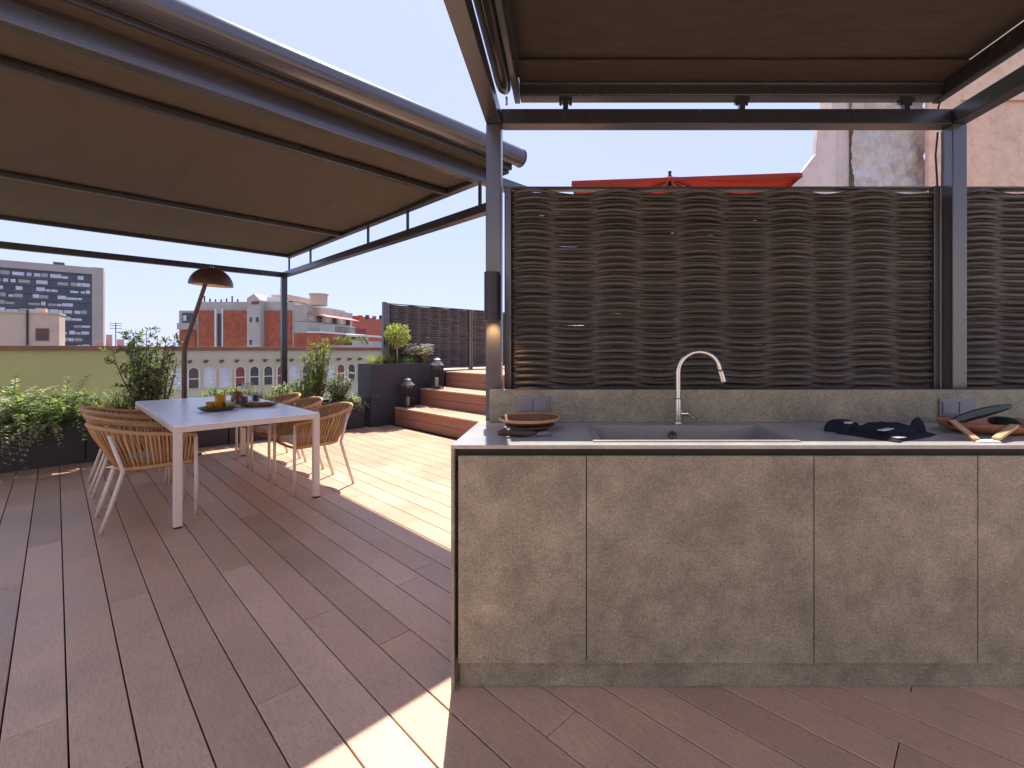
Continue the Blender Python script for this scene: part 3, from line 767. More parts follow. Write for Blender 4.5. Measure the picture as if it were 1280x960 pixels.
for j in range(ny+1):
    b = B0+(B1-B0)*j/ny
    seg = [(p, q) for p, q in zip(bars, bars[1:]) if p <= b+1e-6 and b <= q+1e-6][0]
    sag = math.sin(PI*(b-seg[0])/(seg[1]-seg[0]))
    for i in range(nx+1):
        a = A0+(A1-A0)*i/nx
        fb.v.append((a, b, 2.838-0.022*sag+0.009*noise.noise(Vector((a*0.9, b*1.6, 0)))*sag+0.005*noise.noise(Vector((a*4.2, b*0.9, 5)))))
for j in range(ny):
    for i in range(nx):
        o0 = j*(nx+1)+i; fb.f.append((o0, o0+1, o0+nx+2, o0+nx+1))
f = db(fb, 'fabric', M['awning'], 0, da, smooth=True); sm = f.modifiers.new('thick', 'SOLIDIFY'); sm.thickness = 0.0025
for k in range(3):
    a = A1-0.62-1.15*k; s = MB(); o0 = 0
    for j in range(ny+1):
        b = B0+0.12+(B1-B0-0.16)*j/ny
        zz = min((v_[2] for v_ in fb.v[min(ny, int(round((b-B0)/(B1-B0)*ny)))*(nx+1)+int(round((a-A0)/(A1-A0)*nx))-1:][:3]))-0.0042
        s.v += [(a-0.011, b, zz), (a+0.011, b, zz)]
    for j in range(ny): s.f.append((2*j, 2*j+1, 2*j+3, 2*j+2))
    db(s, 'seam', M['awning'], 0, da)
for b in bars[1:3]:
    db(MB().box(A0, 2.495, b-0.03, b+0.03, 2.775, 2.828), 'roller_bar', M['steel'], 0.008, da, seg=3)
    db(MB().box(A0, 2.495, b-0.034, b-0.0305, 2.790, 2.803), 'bar_lip', M['steel_light'], 0, da)
db(MB().box(A0, 2.495, B1-0.03, B1+0.03, 2.785, 2.845), 'front_bar', M['steel'], 0.008, da)
db(MB().box(2.50, 2.57, B0+0.1, B1+0.05, 2.785, 2.86), 'guide_rail', M['steel'], 0.005, da)
db(MB().box(A0-0.06, A0, B0+0.1, B1+0.05, 2.785, 2.86), 'guide_rail', M['steel'], 0.005, da)
db(MB().tube([(A0-0.15, 2.86, 2.900), (2.60, 2.86, 2.900)], 0.073, 32), 'cassette', M['steel_light'], 0, da, smooth=False)
db(MB().tube([(2.601, 2.86, 2.900), (2.612, 2.86, 2.900)], 0.077, 32), 'cassette_cap', M['steel'], 0.003, da)
db(MB().box(A0-0.1, 2.55, 2.90, 2.925, 2.795, 2.845), 'cassette_lip', M['steel'], 0.004, da)
for b in (3.30, 4.55, 5.48, 7.35, 8.28):
    db(MB().box(2.512, 2.536, b-0.012, b+0.012, ZT+0.001, 2.784), 'strut', M['steel'], 0.002, da)

# ------------------------------------------------------------------ dining table
TA0, TA1, TB0, TB1, TZ = 0.57, 1.56, 4.32, 6.73, 0.746
tb = athing('dining_table', 'long white dining table with beige metal frame and legs', 'table', (TA0+TA1)/2, (TB0+TB1)/2)
hx, hy = (TA1-TA0)/2, (TB1-TB0)/2
MB().box(-hx+0.004, hx-0.004, -hy+0.004, hy-0.004, TZ-0.011, TZ).build('tabletop', M['ceramic'], tb, bevel=0.0015)
fr = MB()
fr.box(-hx, hx, -hy, -hy+0.035, TZ-0.052, TZ-0.012); fr.box(-hx, hx, hy-0.035, hy, TZ-0.052, TZ-0.012)
fr.box(-hx, -hx+0.035, -hy+0.0355, hy-0.0355, TZ-0.052, TZ-0.012); fr.box(hx-0.035, hx, -hy+0.0355, hy-0.0355, TZ-0.052, TZ-0.012)
fr.build('table_frame', M['beige_metal'], tb, bevel=0.003)
for sx in (-1, 1):
    for sy_ in (-1, 1):
        x0 = sx*hx; y0 = sy_*hy
        lg = MB().box(min(x0, x0-sx*0.05), max(x0, x0-sx*0.05), min(y0, y0-sy_*0.05), max(y0, y0-sy_*0.05), 0.012, TZ-0.0525).build('leg', M['beige_metal'], tb, bevel=0.004)
        MB().box(min(x0-sx*0.004, x0-sx*0.046), max(x0-sx*0.004, x0-sx*0.046), min(y0-sy_*0.004, y0-sy_*0.046), max(y0-sy_*0.004, y0-sy_*0.046), 0.0008, 0.0115).build('foot_pad', M['black'], lg)

# ------------------------------------------------------------------ chairs
def make_chair():
    t = thing('rope_armchair', 'x', 'chair', (0,0,0), 0, 'rope armchairs around the dining table')
    def rimp(s):                                  # s in 0..1 around the U
        L1 = 0.30; hw_ = 0.275; arc = 2.35*hw_*0.66
        if s < 0.25:
            q = s/0.25; x = 0.26-0.30*q; y = hw_+0.004*math.sin(PI*q); z = 0.635+0.045*q
        elif s > 0.75:
            q = (1-s)/0.25; x = 0.26-0.30*q; y = -hw_-0.004*math.sin(PI*q); z = 0.635+0.045*q
        else:
            th = (s-0.25)/0.5*PI; x = -0.04-0.285*math.sin(th)**0.9; y = hw_*math.cos(th); y = math.copysign(abs(math.cos(th))**0.85*hw_, math.cos(th)); z = 0.68+0.072*math.sin(th)
        return Vector((x, y, z))
    def seatp(s):
        hw_ = 0.235
        if s < 0.25:
            q = s/0.25; return Vector((0.25-0.24*q, hw_, 0.425))
        if s > 0.75:
            q = (1-s)/0.25; return Vector((0.25-0.24*q, -hw_, 0.425))
        th = (s-0.25)/0.5*PI
        return Vector((0.01-0.185*math.sin(th)**0.8, math.copysign(abs(math.cos(th))**0.8*hw_, math.cos(th)), 0.425))
    MB().tube([rimp(i/60) for i in range(61)], 0.0155, 10).build('arm_rail', M['rope'], t, smooth=True)
    ring = [seatp(i/48) for i in range(49)]
    MB().tube(ring, 0.019, 8).tube([ring[-1], Vector((0.262, -0.1, 0.425)), Vector((0.262, 0.1, 0.425)), ring[0]], 0.012, 8).build('seat_frame', M['rope'], t, smooth=True)
    cords = MB(); rnd = random.Random(5)
    nC = 100
    for i in range(nC):
        s0 = 0.015+0.97*(i+0.5)/nC
        sh = (0.010 if i % 2 else -0.010)
        p = rimp(s0+sh*0.3); q = seatp(min(0.995, max(0.005, s0-sh)))
        m = (p+q)/2; out = Vector((m.x+0.02, m.y, 0)).normalized()
        off = 0.006 if i % 2 else -0.003
        m = m+out*(0.006+off)
        cords.tube([p+out*off, p*0.5+m*0.5+out*(off*1.1+0.002), m, q*0.5+m*0.5+out*(off*1.1), q+out*off], 0.0070, 6)
    cords.build('backrest', M['rope'], t, smooth=True)
    cu = MB()
    def inset(s, k): p = seatp(s); return ((p.x-0.03)*k+0.03, p.y*k)
    poly = [inset(i/40, 0.93) for i in range(41)]
    cu.prism(poly, 0.432, 0.478); cu.build('cushion', M['cushion'], t, bevel=0.016, seg=4)
    for sy_ in (-1, 1):
        y = 0.275*sy_
        MB().tube([(0.258, y*1.0, 0.001), (0.258, y, 0.3), (0.256, y, 0.635)], 0.0130, 10).build('leg', M['beige_metal'], t, smooth=True)
        yb = 0.238*sy_
        MB().tube([(-0.27, yb*1.02, 0.001), (-0.215, yb*1.02, 0.19), (-0.160, yb, 0.395), (-0.155, yb, 0.43), (-0.165, yb*1.0, 0.46), (-0.225, yb*0.93, 0.685)], 0.0130, 10).build('leg', M['beige_metal'], t, smooth=True)
    return t
ch0 = make_chair()
spots = [(0.48, 4.84, 0, 'rope armchair nearest the camera on the left long side of the dining table'),
         (0.49, 5.55, 1.5, 'middle rope armchair of the three on the left side of the dining table'),
         (0.48, 6.23, -1, 'rope armchair farthest from the camera on the left side of the dining table'),
         (1.67, 4.77, 180, 'rope armchair in the sun at the near right corner of the dining table'),
         (1.68, 5.56, 181.5, 'middle rope armchair of the three on the right side of the dining table'),
         (1.69, 6.28, 178.5, 'rope armchair at the far right corner of the dining table by the planters')]
for i, (a, b, r_, lab) in enumerate(spots):
    c = ch0 if i == 0 else copy_tree(ch0)
    c.location = ab(a, b); c.rotation_euler = (0, 0, ROT+R(r_)); c['label'] = lab

# ------------------------------------------------------------------ tableware
def on_table(u, v):
    return px_ab(u, v, TZ)
a, b = on_table(273, 513)
d1 = athing('serving_dish', 'dark slate dish with yellow glasses standing on it', 'dish', a, b, TZ)
MB().lathe([(0.0005,0.012),(0.10,0.012),(0.135,0.03),(0.15,0.036),(0.153,0.032),(0.13,0.014),(0.10,0.001),(0.0005,0.001)], (0,0,0), 40).build('dish_body', M['slate'], d1, smooth=True)
def tumbler(lab, a, b, z, r, h, m, fill=None, grp='drinking glasses on the dining table'):
    t = athing('tumbler', lab, 'glass', a, b, z, 0, grp)
    MB().lathe([(0.0005,0.0005),(r*0.86,0.0005),(r,h),(r-0.003,h),(r*0.86-0.003,0.006),(0.0005,0.006)], (0,0,0), 24).build('glass_wall', m, t, smooth=True)
    if fill: MB().lathe([(0.0005,0.0065),(r*0.86-0.0035,0.0065),(r*0.94-0.0035,h*0.7),(0.0005,h*0.7)], (0,0,0), 20).build('drink', fill, t, smooth=True)
juice = simple('yellow_juice', (0.80, 0.52, 0.03), 0.3)
tumbler('tall yellow glass on the dark slate dish', a+0.02, b+0.03, TZ+0.0125, 0.043, 0.125, M['yellow_glass'], juice)
tumbler('low yellow glass at the left of the slate dish', a-0.05, b+0.055, TZ+0.0125, 0.035, 0.065, M['yellow_glass'], juice)
tumbler('low clear glass half full of juice, right of the tall yellow glass', a+0.085, b-0.02, TZ+0.0185, 0.042, 0.07, M['glass'], juice)
a2, b2 = on_table(323, 508)
d2 = athing('serving_board', 'oval dark wooden board with brown rolls on the table', 'board', a2, b2, TZ, R(-42))
MB().lathe([(0.0005,0.010),(0.12,0.010),(0.15,0.022),(0.18,0.030),(0.182,0.025),(0.15,0.010),(0.12,0.001),(0.0005,0.001)], (0,0,0), 40, 1.0, 0.62).build('board_body', M['wood_dark'], d2, smooth=True)
bread = simple('brown_crust', (0.30, 0.14, 0.06), 0.8, 0, 0.3, 40, 0.3, 0.5, 60)
for i, (x, y) in enumerate([(-0.07, 0.01), (0.0, -0.02), (0.06, 0.02)]):
    t = athing('bread_roll', ['small brown roll at the left end of the wooden board', 'small brown roll in the middle of the wooden board', 'small brown roll at the right end of the wooden board'][i], 'bread', a2+x*math.cos(R(-42))-y*math.sin(R(-42)), b2+x*math.sin(R(-42))+y*math.cos(R(-42)), TZ+0.0105, i, 'rolls on the wooden board')
    MB().lathe([(0.0005,0.0),(0.028,0.002),(0.036,0.014),(0.028,0.028),(0.0005,0.034)], (0,0,0), 18, 1.15, 0.85).build('roll_body', bread, t, smooth=True)
a3, b3 = on_table(297, 505)
t = athing('amber_jar', 'round amber glass jar left of the wooden board', 'jar', a3, b3, TZ)
MB().lathe([(0.0005,0.0008),(0.035,0.0008),(0.055,0.03),(0.056,0.07),(0.040,0.105),(0.042,0.125),(0.039,0.125),(0.036,0.105),(0.052,0.07),(0.051,0.032),(0.033,0.006),(0.0005,0.006)], (0,0,0), 28).build('jar_body', M['amber_glass'], t, smooth=True)
a4, b4 = on_table(309, 502)
t = athing('glass_pitcher', 'clear glass pitcher with a curved handle behind the wooden board', 'pitcher', a4, b4, TZ)
MB().lathe([(0.0005,0.0008),(0.05,0.0008),(0.058,0.02),(0.058,0.12),(0.045,0.17),(0.05,0.20),(0.047,0.20),(0.042,0.17),(0.055,0.118),(0.055,0.022),(0.048,0.006),(0.0005,0.006)], (0,0,0), 28).build('pitcher_body', M['glass'], t, smooth=True)
MB().tube([(-0.045,0.04,0.185),(-0.075,0.065,0.175),(-0.085,0.075,0.13),(-0.07,0.06,0.07),(-0.045,0.042,0.05)], 0.006, 8).build('handle', M['zinc'], t, smooth=True)
a5, b5 = on_table(320, 502)
tumbler('clear glass with dark drink beside the pitcher', a5, b5, TZ+0.0005, 0.038, 0.10, M['glass'], simple('cola_drink', (0.06, 0.025, 0.015), 0.2))
a6, b6 = on_table(303, 507)
tumbler('brown tinted glass between amber jar and wooden board', a6+0.02, b6+0.04, TZ+0.0005, 0.036, 0.085, M['amber_glass'], None)

# ------------------------------------------------------------------ floor lamp
lm = athing('floor_lamp', 'arching dark brown floor lamp with dome shade behind the dining table', 'floor lamp', 1.05, 7.2)
lm.rotation_euler.z = 0
MB().lathe([(0.0005,0.001),(0.17,0.001),(0.17,0.02),(0.16,0.026),(0.0005,0.026)], (0,0,0), 36).build('lamp_base', M['rust_lamp'], lm)
MB().tube([(0,0,0.024),(0,0,0.8),(0,0,1.25),(0.008,0,1.33),(0.03,0,1.42),(0.24,0,2.05),(0.29,0,2.22)], [0.026,0.026,0.026,0.026,0.025,0.022,0.020], 12).build('pole', M['rust_lamp'], lm, smooth=True)
prof = [(0.268*math.cos(t*PI/2/12), 0.262*math.sin(t*PI/2/12)) for t in range(12)]+[(0.012, 0.2635)]
sh = MB().lathe(prof+[(0.0005, 0.2635)], (0,0,0), 40).build('lamp_shade', M['rust_lamp'], lm, smooth=True); sh.location = (0.325,0,2.08); sh.scale = (0.83, 0.83, 0.83); sh.rotation_euler = (0, R(3), 0)
MB().lathe([(r_*0.985, z_*0.985-0.001) for r_, z_ in prof]+[(0.0005,0.258)], (0,0,0), 40).build('shade_lining', M['gold_inside'], sh, smooth=True)
MB().lathe([(0.0005,0.292),(0.016,0.292),(0.018,0.28),(0.022,0.261)], (0,0,0), 16).build('shade_finial', M['inox'], sh, smooth=True)
MB().lathe([(0.0005,0.10),(0.03,0.11),(0.042,0.145),(0.03,0.18),(0.018,0.225)], (0,0,0), 16).build('bulb', M['white'], sh, smooth=True)

# ------------------------------------------------------------------ planters
def planter(lab, a0, a1, b0, b1, h, m=M['planter'], grp='low anthracite planters along the terrace edge'):
    t = athing('planter', lab, 'planter', (a0+a1)/2, (b0+b1)/2, 0, 0, grp)
    x, y = (a1-a0)/2, (b1-b0)/2; k = 0.025
    s = MB()
    o_ = [(-x,-y),(x,-y),(x,y),(-x,y)]; i_ = [(-x+k,-y+k),(x-k,-y+k),(x-k,y-k),(-x+k,y-k)]
    s.v += [(p[0],p[1],0.001) for p in o_]+[(p[0],p[1],h) for p in o_]+[(p[0],p[1],h) for p in i_]+[(p[0],p[1],h-0.10) for p in i_]
    for i in range(4):
        j = (i+1)%4; s.f += [(i,j,4+j,4+i),(4+i,4+j,8+j,8+i),(8+i,8+j,12+j,12+i)]
    s.f.append((3,2,1,0)); s.f.append((12,13,14,15))
    s.build('planter_box', m, t, bevel=0.004)
    so_ = MB(); n = 16
    for j in range(n+1):
        for i in range(n+1):
            px_, py_ = -x+k+0.002+(2*x-2*k-0.004)*i/n, -y+k+0.002+(2*y-2*k-0.004)*j/n
            so_.v.append((px_, py_, h-0.05+0.015*noise.noise(Vector((px_*9, py_*9, a0)))))
    for j in range(n):
        for i in range(n): q = j*(n+1)+i; so_.f.append((q, q+1, q+n+2, q+n+1))
    so_.build('soil', M['soil'], t, smooth=True)
    return t
PF, PR = 7.66, 8.14
planter('low anthracite planter at the left edge with trailing greenery', -1.6, 0.225, PF, PR, 0.50)
planter('low anthracite planter left of the floor lamp holding the round leafy shrub', 0.236, 1.585, PF, PR, 0.50)
planter('low anthracite planter behind the far end of the dining table', 1.597, 2.445, PF, PR, 0.50)
planter('low anthracite planter with the bamboo beside the tall planter', 2.457, 3.45, PF-0.03, PR-0.03, 0.47)
planter('low anthracite planter outside the left end of the dining awning', -3.6, -1.66, PF, PR, 0.50)
planter('tall grey blue planter box beside the steps holding the topiary ball', 3.53, 4.93, 7.56, 8.06, 1.06, M['planter'], None)

# ------------------------------------------------------------------ plants
def plant(name, lab, a, b, z, cat='plant', grp=None): return athing(name, lab, cat, a, b, z, random.uniform(0, 0.5)-ROT, grp)
def rv(rnd, s=1.0): return Vector((rnd.gauss(0,1), rnd.gauss(0,1), rnd.gauss(0,1))).normalized()*s
def shrub(t, h, rad, n_main, leafL, leafW, m, seed, n_sub=9, per=11, z0=0.1, taper=0.55, up=0.6):
    rnd = random.Random(seed); lf = MB(); sm_ = MB()
    for i in range(n_main):
        ang = 2*PI*i/n_main+rnd.uniform(-0.4, 0.4); rr = rad*math.sqrt(rnd.uniform(0.0, 1.0))*0.75; hh = h*rnd.uniform(0.72, 1.0)*(1-0.22*(rr/rad)**2)
        base = Vector((rnd.uniform(-0.03,0.03), rnd.uniform(-0.03,0.03), 0)); tip = Vector((math.cos(ang)*rr, math.sin(ang)*rr, hh))
        ctrl = Vector((math.cos(ang)*rr*0.75, math.sin(ang)*rr*0.75, hh*0.45))
        pts = [(base*(1-t_)**2+ctrl*2*t_*(1-t_)+tip*t_*t_) for t_ in [k/8 for k in range(9)]]
        sm_.tube(pts, [0.010*(1-0.8*k/8)+0.001 for k in range(9)], 5)
        for s in range(n_sub):
            q = z0+(1-z0)*(s+rnd.random())/n_sub; k = min(7, int(q*8)); p = pts[k].lerp(pts[k+1], q*8-k)
            d = rv(rnd); d.z = abs(d.z)*up+0.25; d.normalize(); L = rad*0.5*(1-taper*q)*rnd.uniform(0.5, 1.15)
            e_ = p+d*L+Vector((0,0,-0.02*L)); sm_.tube([p, p.lerp(e_, 0.5)+Vector((0,0,0.01)), e_], [0.003, 0.002, 0.001], 4, cap=False)
            for l in range(per):
                f_ = 0.2+0.85*l/per; pp = p.lerp(e_, f_)+rv(rnd, 0.006)
                dd_ = (d*0.5+rv(rnd)*0.85+Vector((0,0,0.15))).normalized()
                lf.leaf(pp, dd_, Vector((0,0,1))+rv(rnd, 0.5), leafL*rnd.uniform(0.7, 1.25), leafW*rnd.uniform(0.75, 1.2))
    lf.build('foliage', m, t); sm_.build('stem', M['stem'], t)
def fronds(t, n, L, m, seed, rise=0.5, droop=0.9, leafL=0.035, leafW=0.014, per=16, box=(0.3, 0.1), front=0.0, stems=True):
    rnd = random.Random(seed); lf = MB(); sm_ = MB()
    for i in range(n):
        ang = rnd.uniform(0, 2*PI)
        if front and rnd.random() < front: ang = -ROT+R(-90)+ROT+rnd.uniform(-1.0, 1.0) if False else rnd.uniform(-2.6, -0.5)
        l_ = L*rnd.uniform(0.55, 1.1); d = Vector((math.cos(ang), math.sin(ang), 0)); r0 = rise*rnd.uniform(0.5, 1.2); dr = droop*rnd.uniform(0.5, 1.25)
        base = Vector((rnd.uniform(-box[0], box[0]), rnd.uniform(-box[1], box[1]), 0))
        pts = []
        for k in range(9):
            q = k/8; pts.append(base+d*l_*q*0.8+Vector((0,0,l_*(r0*q*1.6-dr*q*q))))
        if stems: sm_.tube(pts, [0.0028*(1-0.7*k/8) for k in range(9)], 4, cap=False)
        side = d.cross(Vector((0,0,1)))
        for k in range(per):
            q = 0.12+0.88*k/per; j = min(7, int(q*8)); p = pts[j].lerp(pts[j+1], q*8-j); tg_ = (pts[j+1]-pts[j]).normalized()
            sz = (0.6+0.6*math.sin(PI*q))
            for s in (-1, 1):
                dd_ = (tg_*0.6+side*s*rnd.uniform(0.5, 1.0)+Vector((0,0,rnd.uniform(-0.35, 0.35)))).normalized()
                lf.leaf(p, dd_, Vector((0,0,1))+rv(rnd, 0.35), leafL*sz*rnd.uniform(0.7, 1.3), leafW*sz*rnd.uniform(0.7, 1.3))
    lf.build('foliage', m, t)
    if stems: sm_.build('stem', M['stem'], t)
def blades(t, n, L, m, seed, box=(0.1, 0.08), lean=0.55, wd=0.008):
    rnd = random.Random(seed); lf = MB()
    for i in range(n):
        ang = rnd.uniform(0, 2*PI); d = Vector((math.cos(ang), math.sin(ang), 0)); l_ = L*rnd.uniform(0.5, 1.1); ln = lean*rnd.uniform(0.2, 1.4)
        base = Vector((rnd.uniform(-box[0], box[0]), rnd.uniform(-box[1], box[1]), 0)); side = d.cross(Vector((0,0,1)))*wd/2
        o = len(lf.v); K = 5
        for k in range(K+1):
            q = k/K; p = base+d*l_*ln*q*q+Vector((0,0,l_*(q-0.35*ln*q*q))); w2 = side*(1-q*0.9)
            lf.v += [tuple(p-w2), tuple(p+w2)]
        for k in range(K): lf.f.append((o+2*k, o+2*k+1, o+2*k+3, o+2*k+2))
    return lf.build('foliage', m, t)
def flowers(t, n, box, z0, z1, seed, r=0.018):
    rnd = random.Random(seed); fl = MB()
    for i in range(n):
        c = Vector((rnd.uniform(-box[0], box[0]), rnd.uniform(-box[1], box[1]), rnd.uniform(z0, z1)))
        for k in range(5):
            a_ = 2*PI*k/5+i; fl.leaf(c, (math.cos(a_), math.sin(a_), 0.5), (0,0,1), r, r*0.8)
    fl.build('blossoms', M['petal'], t)

G1 = 'trailing ferny plants in the low planters'
for i, (a, lab) in enumerate([(-0.95, 'feathery green plant spilling over the planter, farthest left'), (-0.45, 'feathery green plant spilling low over the planter at the left edge'), (0.02, 'feathery green plant at the right end of the leftmost planter')]):
    t = plant('trailing_fern', lab, a, 7.84, 0.46, 'plant', G1)
    fronds(t, 110, 0.55, M['leaf_fern'] if i != 1 else M['leaf_silver'], 40+i, 0.95, 1.15, 0.046, 0.019, 16, (0.26, 0.18), 0.5)
    fronds_t = None
t = plant('trailing_ivy', 'pale trailing plant hanging down the front of the left planter', -0.30, 7.68, 0.49, 'plant')
fronds(t, 34, 0.55, M['leaf_silver'], 51, 0.25, 1.15, 0.04, 0.022, 13, (0.42, 0.03), 1.0)
for i, (a, L_, lab) in enumerate([(0.40, 0.46, 'bright green strappy plant between the fern and the round shrub'), (0.62, 0.38, 'low bright strappy plant at the foot of the round shrub')]):
    t = plant('strap_leaf_plant', lab, a, 7.86, 0.46, 'plant', 'strap leaved plants in the low planter')
    blades(t, 110, L_, M['leaf_lime'] if i == 0 else M['leaf_fern'], 60+i, (0.16, 0.12), 0.8, 0.018)
t = plant('leafy_shrub', 'tall grey green leafy shrub left of the floor lamp', 0.78, 7.90, 0.46, 'shrub')
shrub(t, 1.14, 0.43, 16, 0.056, 0.023, M['leaf_dark'], 71, 15, 13, 0.10, 0.30)
t = plant('yellow_sprig_shrub', 'loose yellow green sprigs in front of the grey green shrub', 0.90, 7.82, 0.46, 'shrub')
shrub(t, 0.80, 0.40, 7, 0.045, 0.018, M['leaf_lime'], 72, 7, 7, 0.3)
G3 = 'low bushy plants behind the dining table'
for i, (a, b, m, lab, kind) in enumerate([(1.22, 7.86, 'leaf_fern', 'low green ferny plant right of the floor lamp pole', 0), (1.48, 7.86, 'leaf_silver', 'pale variegated low plant behind the yellow glasses', 1), (1.75, 7.9, 'leaf_lime', 'lime green low bush behind the pitcher', 1),
                                          (2.02, 7.88, 'leaf_dark', 'dark green tufted bush left of the rear pergola post', 2), (2.30, 7.84, 'leaf_silver', 'silvery low plant in front of the rear pergola post', 1)]):
    t = plant('low_plant', lab, a, b, 0.45, 'plant', G3)
    if kind == 0: fronds(t, 60, 0.34, M[m], 80+i, 0.7, 0.9, 0.036, 0.014, 12, (0.14, 0.12))
    elif kind == 1: shrub(t, 0.34, 0.24, 16, 0.04, 0.017, M[m], 80+i, 7, 9, 0.1)
    else: blades(t, 260, 0.36, M[m], 80+i, (0.12, 0.1), 0.9, 0.009)
t = plant('bamboo_shrub', 'tall yellow green bamboo like shrub right of the rear pergola post', 2.82, 7.88, 0.43, 'shrub')
shrub(t, 1.12, 0.30, 16, 0.075, 0.014, M['leaf_bamboo'], 91, 13, 9, 0.12, 0.25, 1.0)
for i, (a, m, lab) in enumerate([(2.60, 'leaf_fern', 'green leafy plant at the left foot of the bamboo shrub'), (3.10, 'leaf_dark', 'dark leafy plant with white blossoms right of the bamboo shrub'), (3.33, 'leaf_silver', 'pale plant arching over the planter end beside the tall planter')]):
    t = plant('border_plant', lab, a, 7.80, 0.43, 'plant', 'leafy plants around the bamboo shrub')
    if i < 2: shrub(t, 0.46, 0.27, 14, 0.05, 0.022, M[m], 95+i, 8, 9, 0.1)
    else: fronds(t, 46, 0.44, M[m], 98, 0.55, 1.0, 0.045, 0.018, 12, (0.1, 0.12), 0.5)
    if i == 1: flowers(t, 26, (0.22, 0.2), 0.28, 0.52, 4, 0.03)
# tall planter
tp = plant('topiary_tree', 'small clipped ball tree on a thin pale stem in the tall planter', 4.12, 7.80, 1.0, 'topiary')
lf = MB(); rnd = random.Random(33)
for i in range(1300):
    d = rv(rnd); r_ = 0.195*(rnd.random()**0.28)*(1+0.45*noise.noise(d*3.6)); p = Vector((0,0,0.56))+d*r_
    lf.leaf(p, (d+rv(rnd, 0.8)), rv(rnd), 0.045*rnd.uniform(0.7, 1.3), 0.020)
lf.build('crown', M['leaf_lime'], tp)
MB().tube([(0,0,-0.02),(0.006,0,0.2),(-0.004,0,0.42),(0,0,0.56)], [0.011,0.010,0.009,0.006], 8).build('trunk', M['wood_light'], tp, smooth=True)
tw = MB()
for i in range(14):
    d = rv(rnd); d.z = abs(d.z)*0.8; tw.tube([(0,0,0.42+0.01*i), Vector((0,0,0.56))+d*0.16], [0.004, 0.001], 4, cap=False)
tw.build('branches', M['stem'], tp)
for i, (a, b, m, L_, lab) in enumerate([(3.72, 7.78, 'leaf_lime', 0.28, 'lime green grass tuft at the left end of the tall planter'), (3.93, 7.82, 'leaf_russet', 0.30, 'russet brown grass tuft left of the topiary stem'), (4.30, 7.75, 'leaf_fern', 0.22, 'short green grass tuft right of the topiary stem')]):
    t = plant('grass_tuft', lab, a, b, 1.0, 'grass', 'grass tufts in the tall planter'); blades(t, 240, L_, M[m], 110+i, (0.11, 0.1), 0.9, 0.008)
t = plant('white_flower_plant', 'white flowering plant at the right end of the tall planter', 4.55, 7.80, 1.0, 'plant')
shrub(t, 0.34, 0.26, 18, 0.042, 0.018, M['leaf_silver'], 120, 9, 9, 0.1); flowers(t, 240, (0.24, 0.2), 0.20, 0.40, 5, 0.034)

# ------------------------------------------------------------------ lanterns
def lantern(lab, a, b, z, s, rz):
    t = athing('lantern', lab, 'lantern', a, b, z, rz, 'metal lanterns on the steps'); t.scale = (s*0.84, s*0.84, s*1.08)
    w2 = 0.088; h0, h1 = 0.03, 0.34
    MB().box(-w2-0.01, w2+0.01, -w2-0.01, w2+0.01, 0.012, 0.03).build('base', M['zinc'], t, bevel=0.003)
    ft = MB()
    for x in (-1, 1):
        for y in (-1, 1): ft.box(x*w2-0.012, x*w2+0.012, y*w2-0.012, y*w2+0.012, 0.0008, 0.0115)
    ft.build('feet', M['zinc_top'], t)
    fr_ = MB()
    for x in (-1, 1):
        for y in (-1, 1): fr_.box(x*w2-0.008, x*w2+0.008, y*w2-0.008, y*w2+0.008, h0+0.0005, h1)
        fr_.box(x*w2-0.004, x*w2+0.004, -0.004, 0.004, h0+0.0005, h1); fr_.box(-0.004, 0.004, x*w2-0.004, x*w2+0.004, h0+0.0005, h1)
    fr_.build('corner_frame', M['zinc'], t, bevel=0.001)
    gl = MB()
    for x in (-1, 1): gl.box(x*(w2-0.006)-0.001, x*(w2-0.006)+0.001, -w2+0.009, w2-0.009, h0+0.001, h1-0.001); gl.box(-w2+0.009, w2-0.009, x*(w2-0.006)-0.001, x*(w2-0.006)+0.001, h0+0.001, h1-0.001)
    gl.build('glass', M['glass'], t)
    rf = MB()
    def fr4(z0, w0, z1, w1): rf.quadbox([(-w0,-w0,z0),(w0,-w0,z0),(w0,w0,z0),(-w0,w0,z0),(-w1,-w1,z1),(w1,-w1,z1),(w1,w1,z1),(-w1,w1,z1)])
    fr4(h1+0.0005, w2+0.016, h1+0.016, w2+0.012); fr4(h1+0.017, w2+0.004, h1+0.062, 0.052); fr4(h1+0.063, 0.048, h1+0.088, 0.044); fr4(h1+0.089, 0.058, h1+0.115, 0.018)
    rf.build('roof', M['zinc_top'], t, bevel=0.002)
    MB().tube([(0.026*math.cos(2*PI*i/20), 0, h1+0.140+0.026*math.sin(2*PI*i/20)) for i in range(20)], 0.004, 6, closed=True).build('ring', M['zinc'], t, smooth=True)
    MB().lathe([(0.0005,h0+0.001),(0.036,h0+0.001),(0.036,0.16),(0.0005,0.158)], (0,0,0), 20).build('candle', M['white'], t)
lantern('metal lantern standing on the lowest step against the tall planter', 4.08, 7.36, 0.3055, 1.02, R(8))
lantern('metal lantern standing on the middle step next to the tall planter', 4.62, 7.30, 0.6005, 1.12, R(-10))

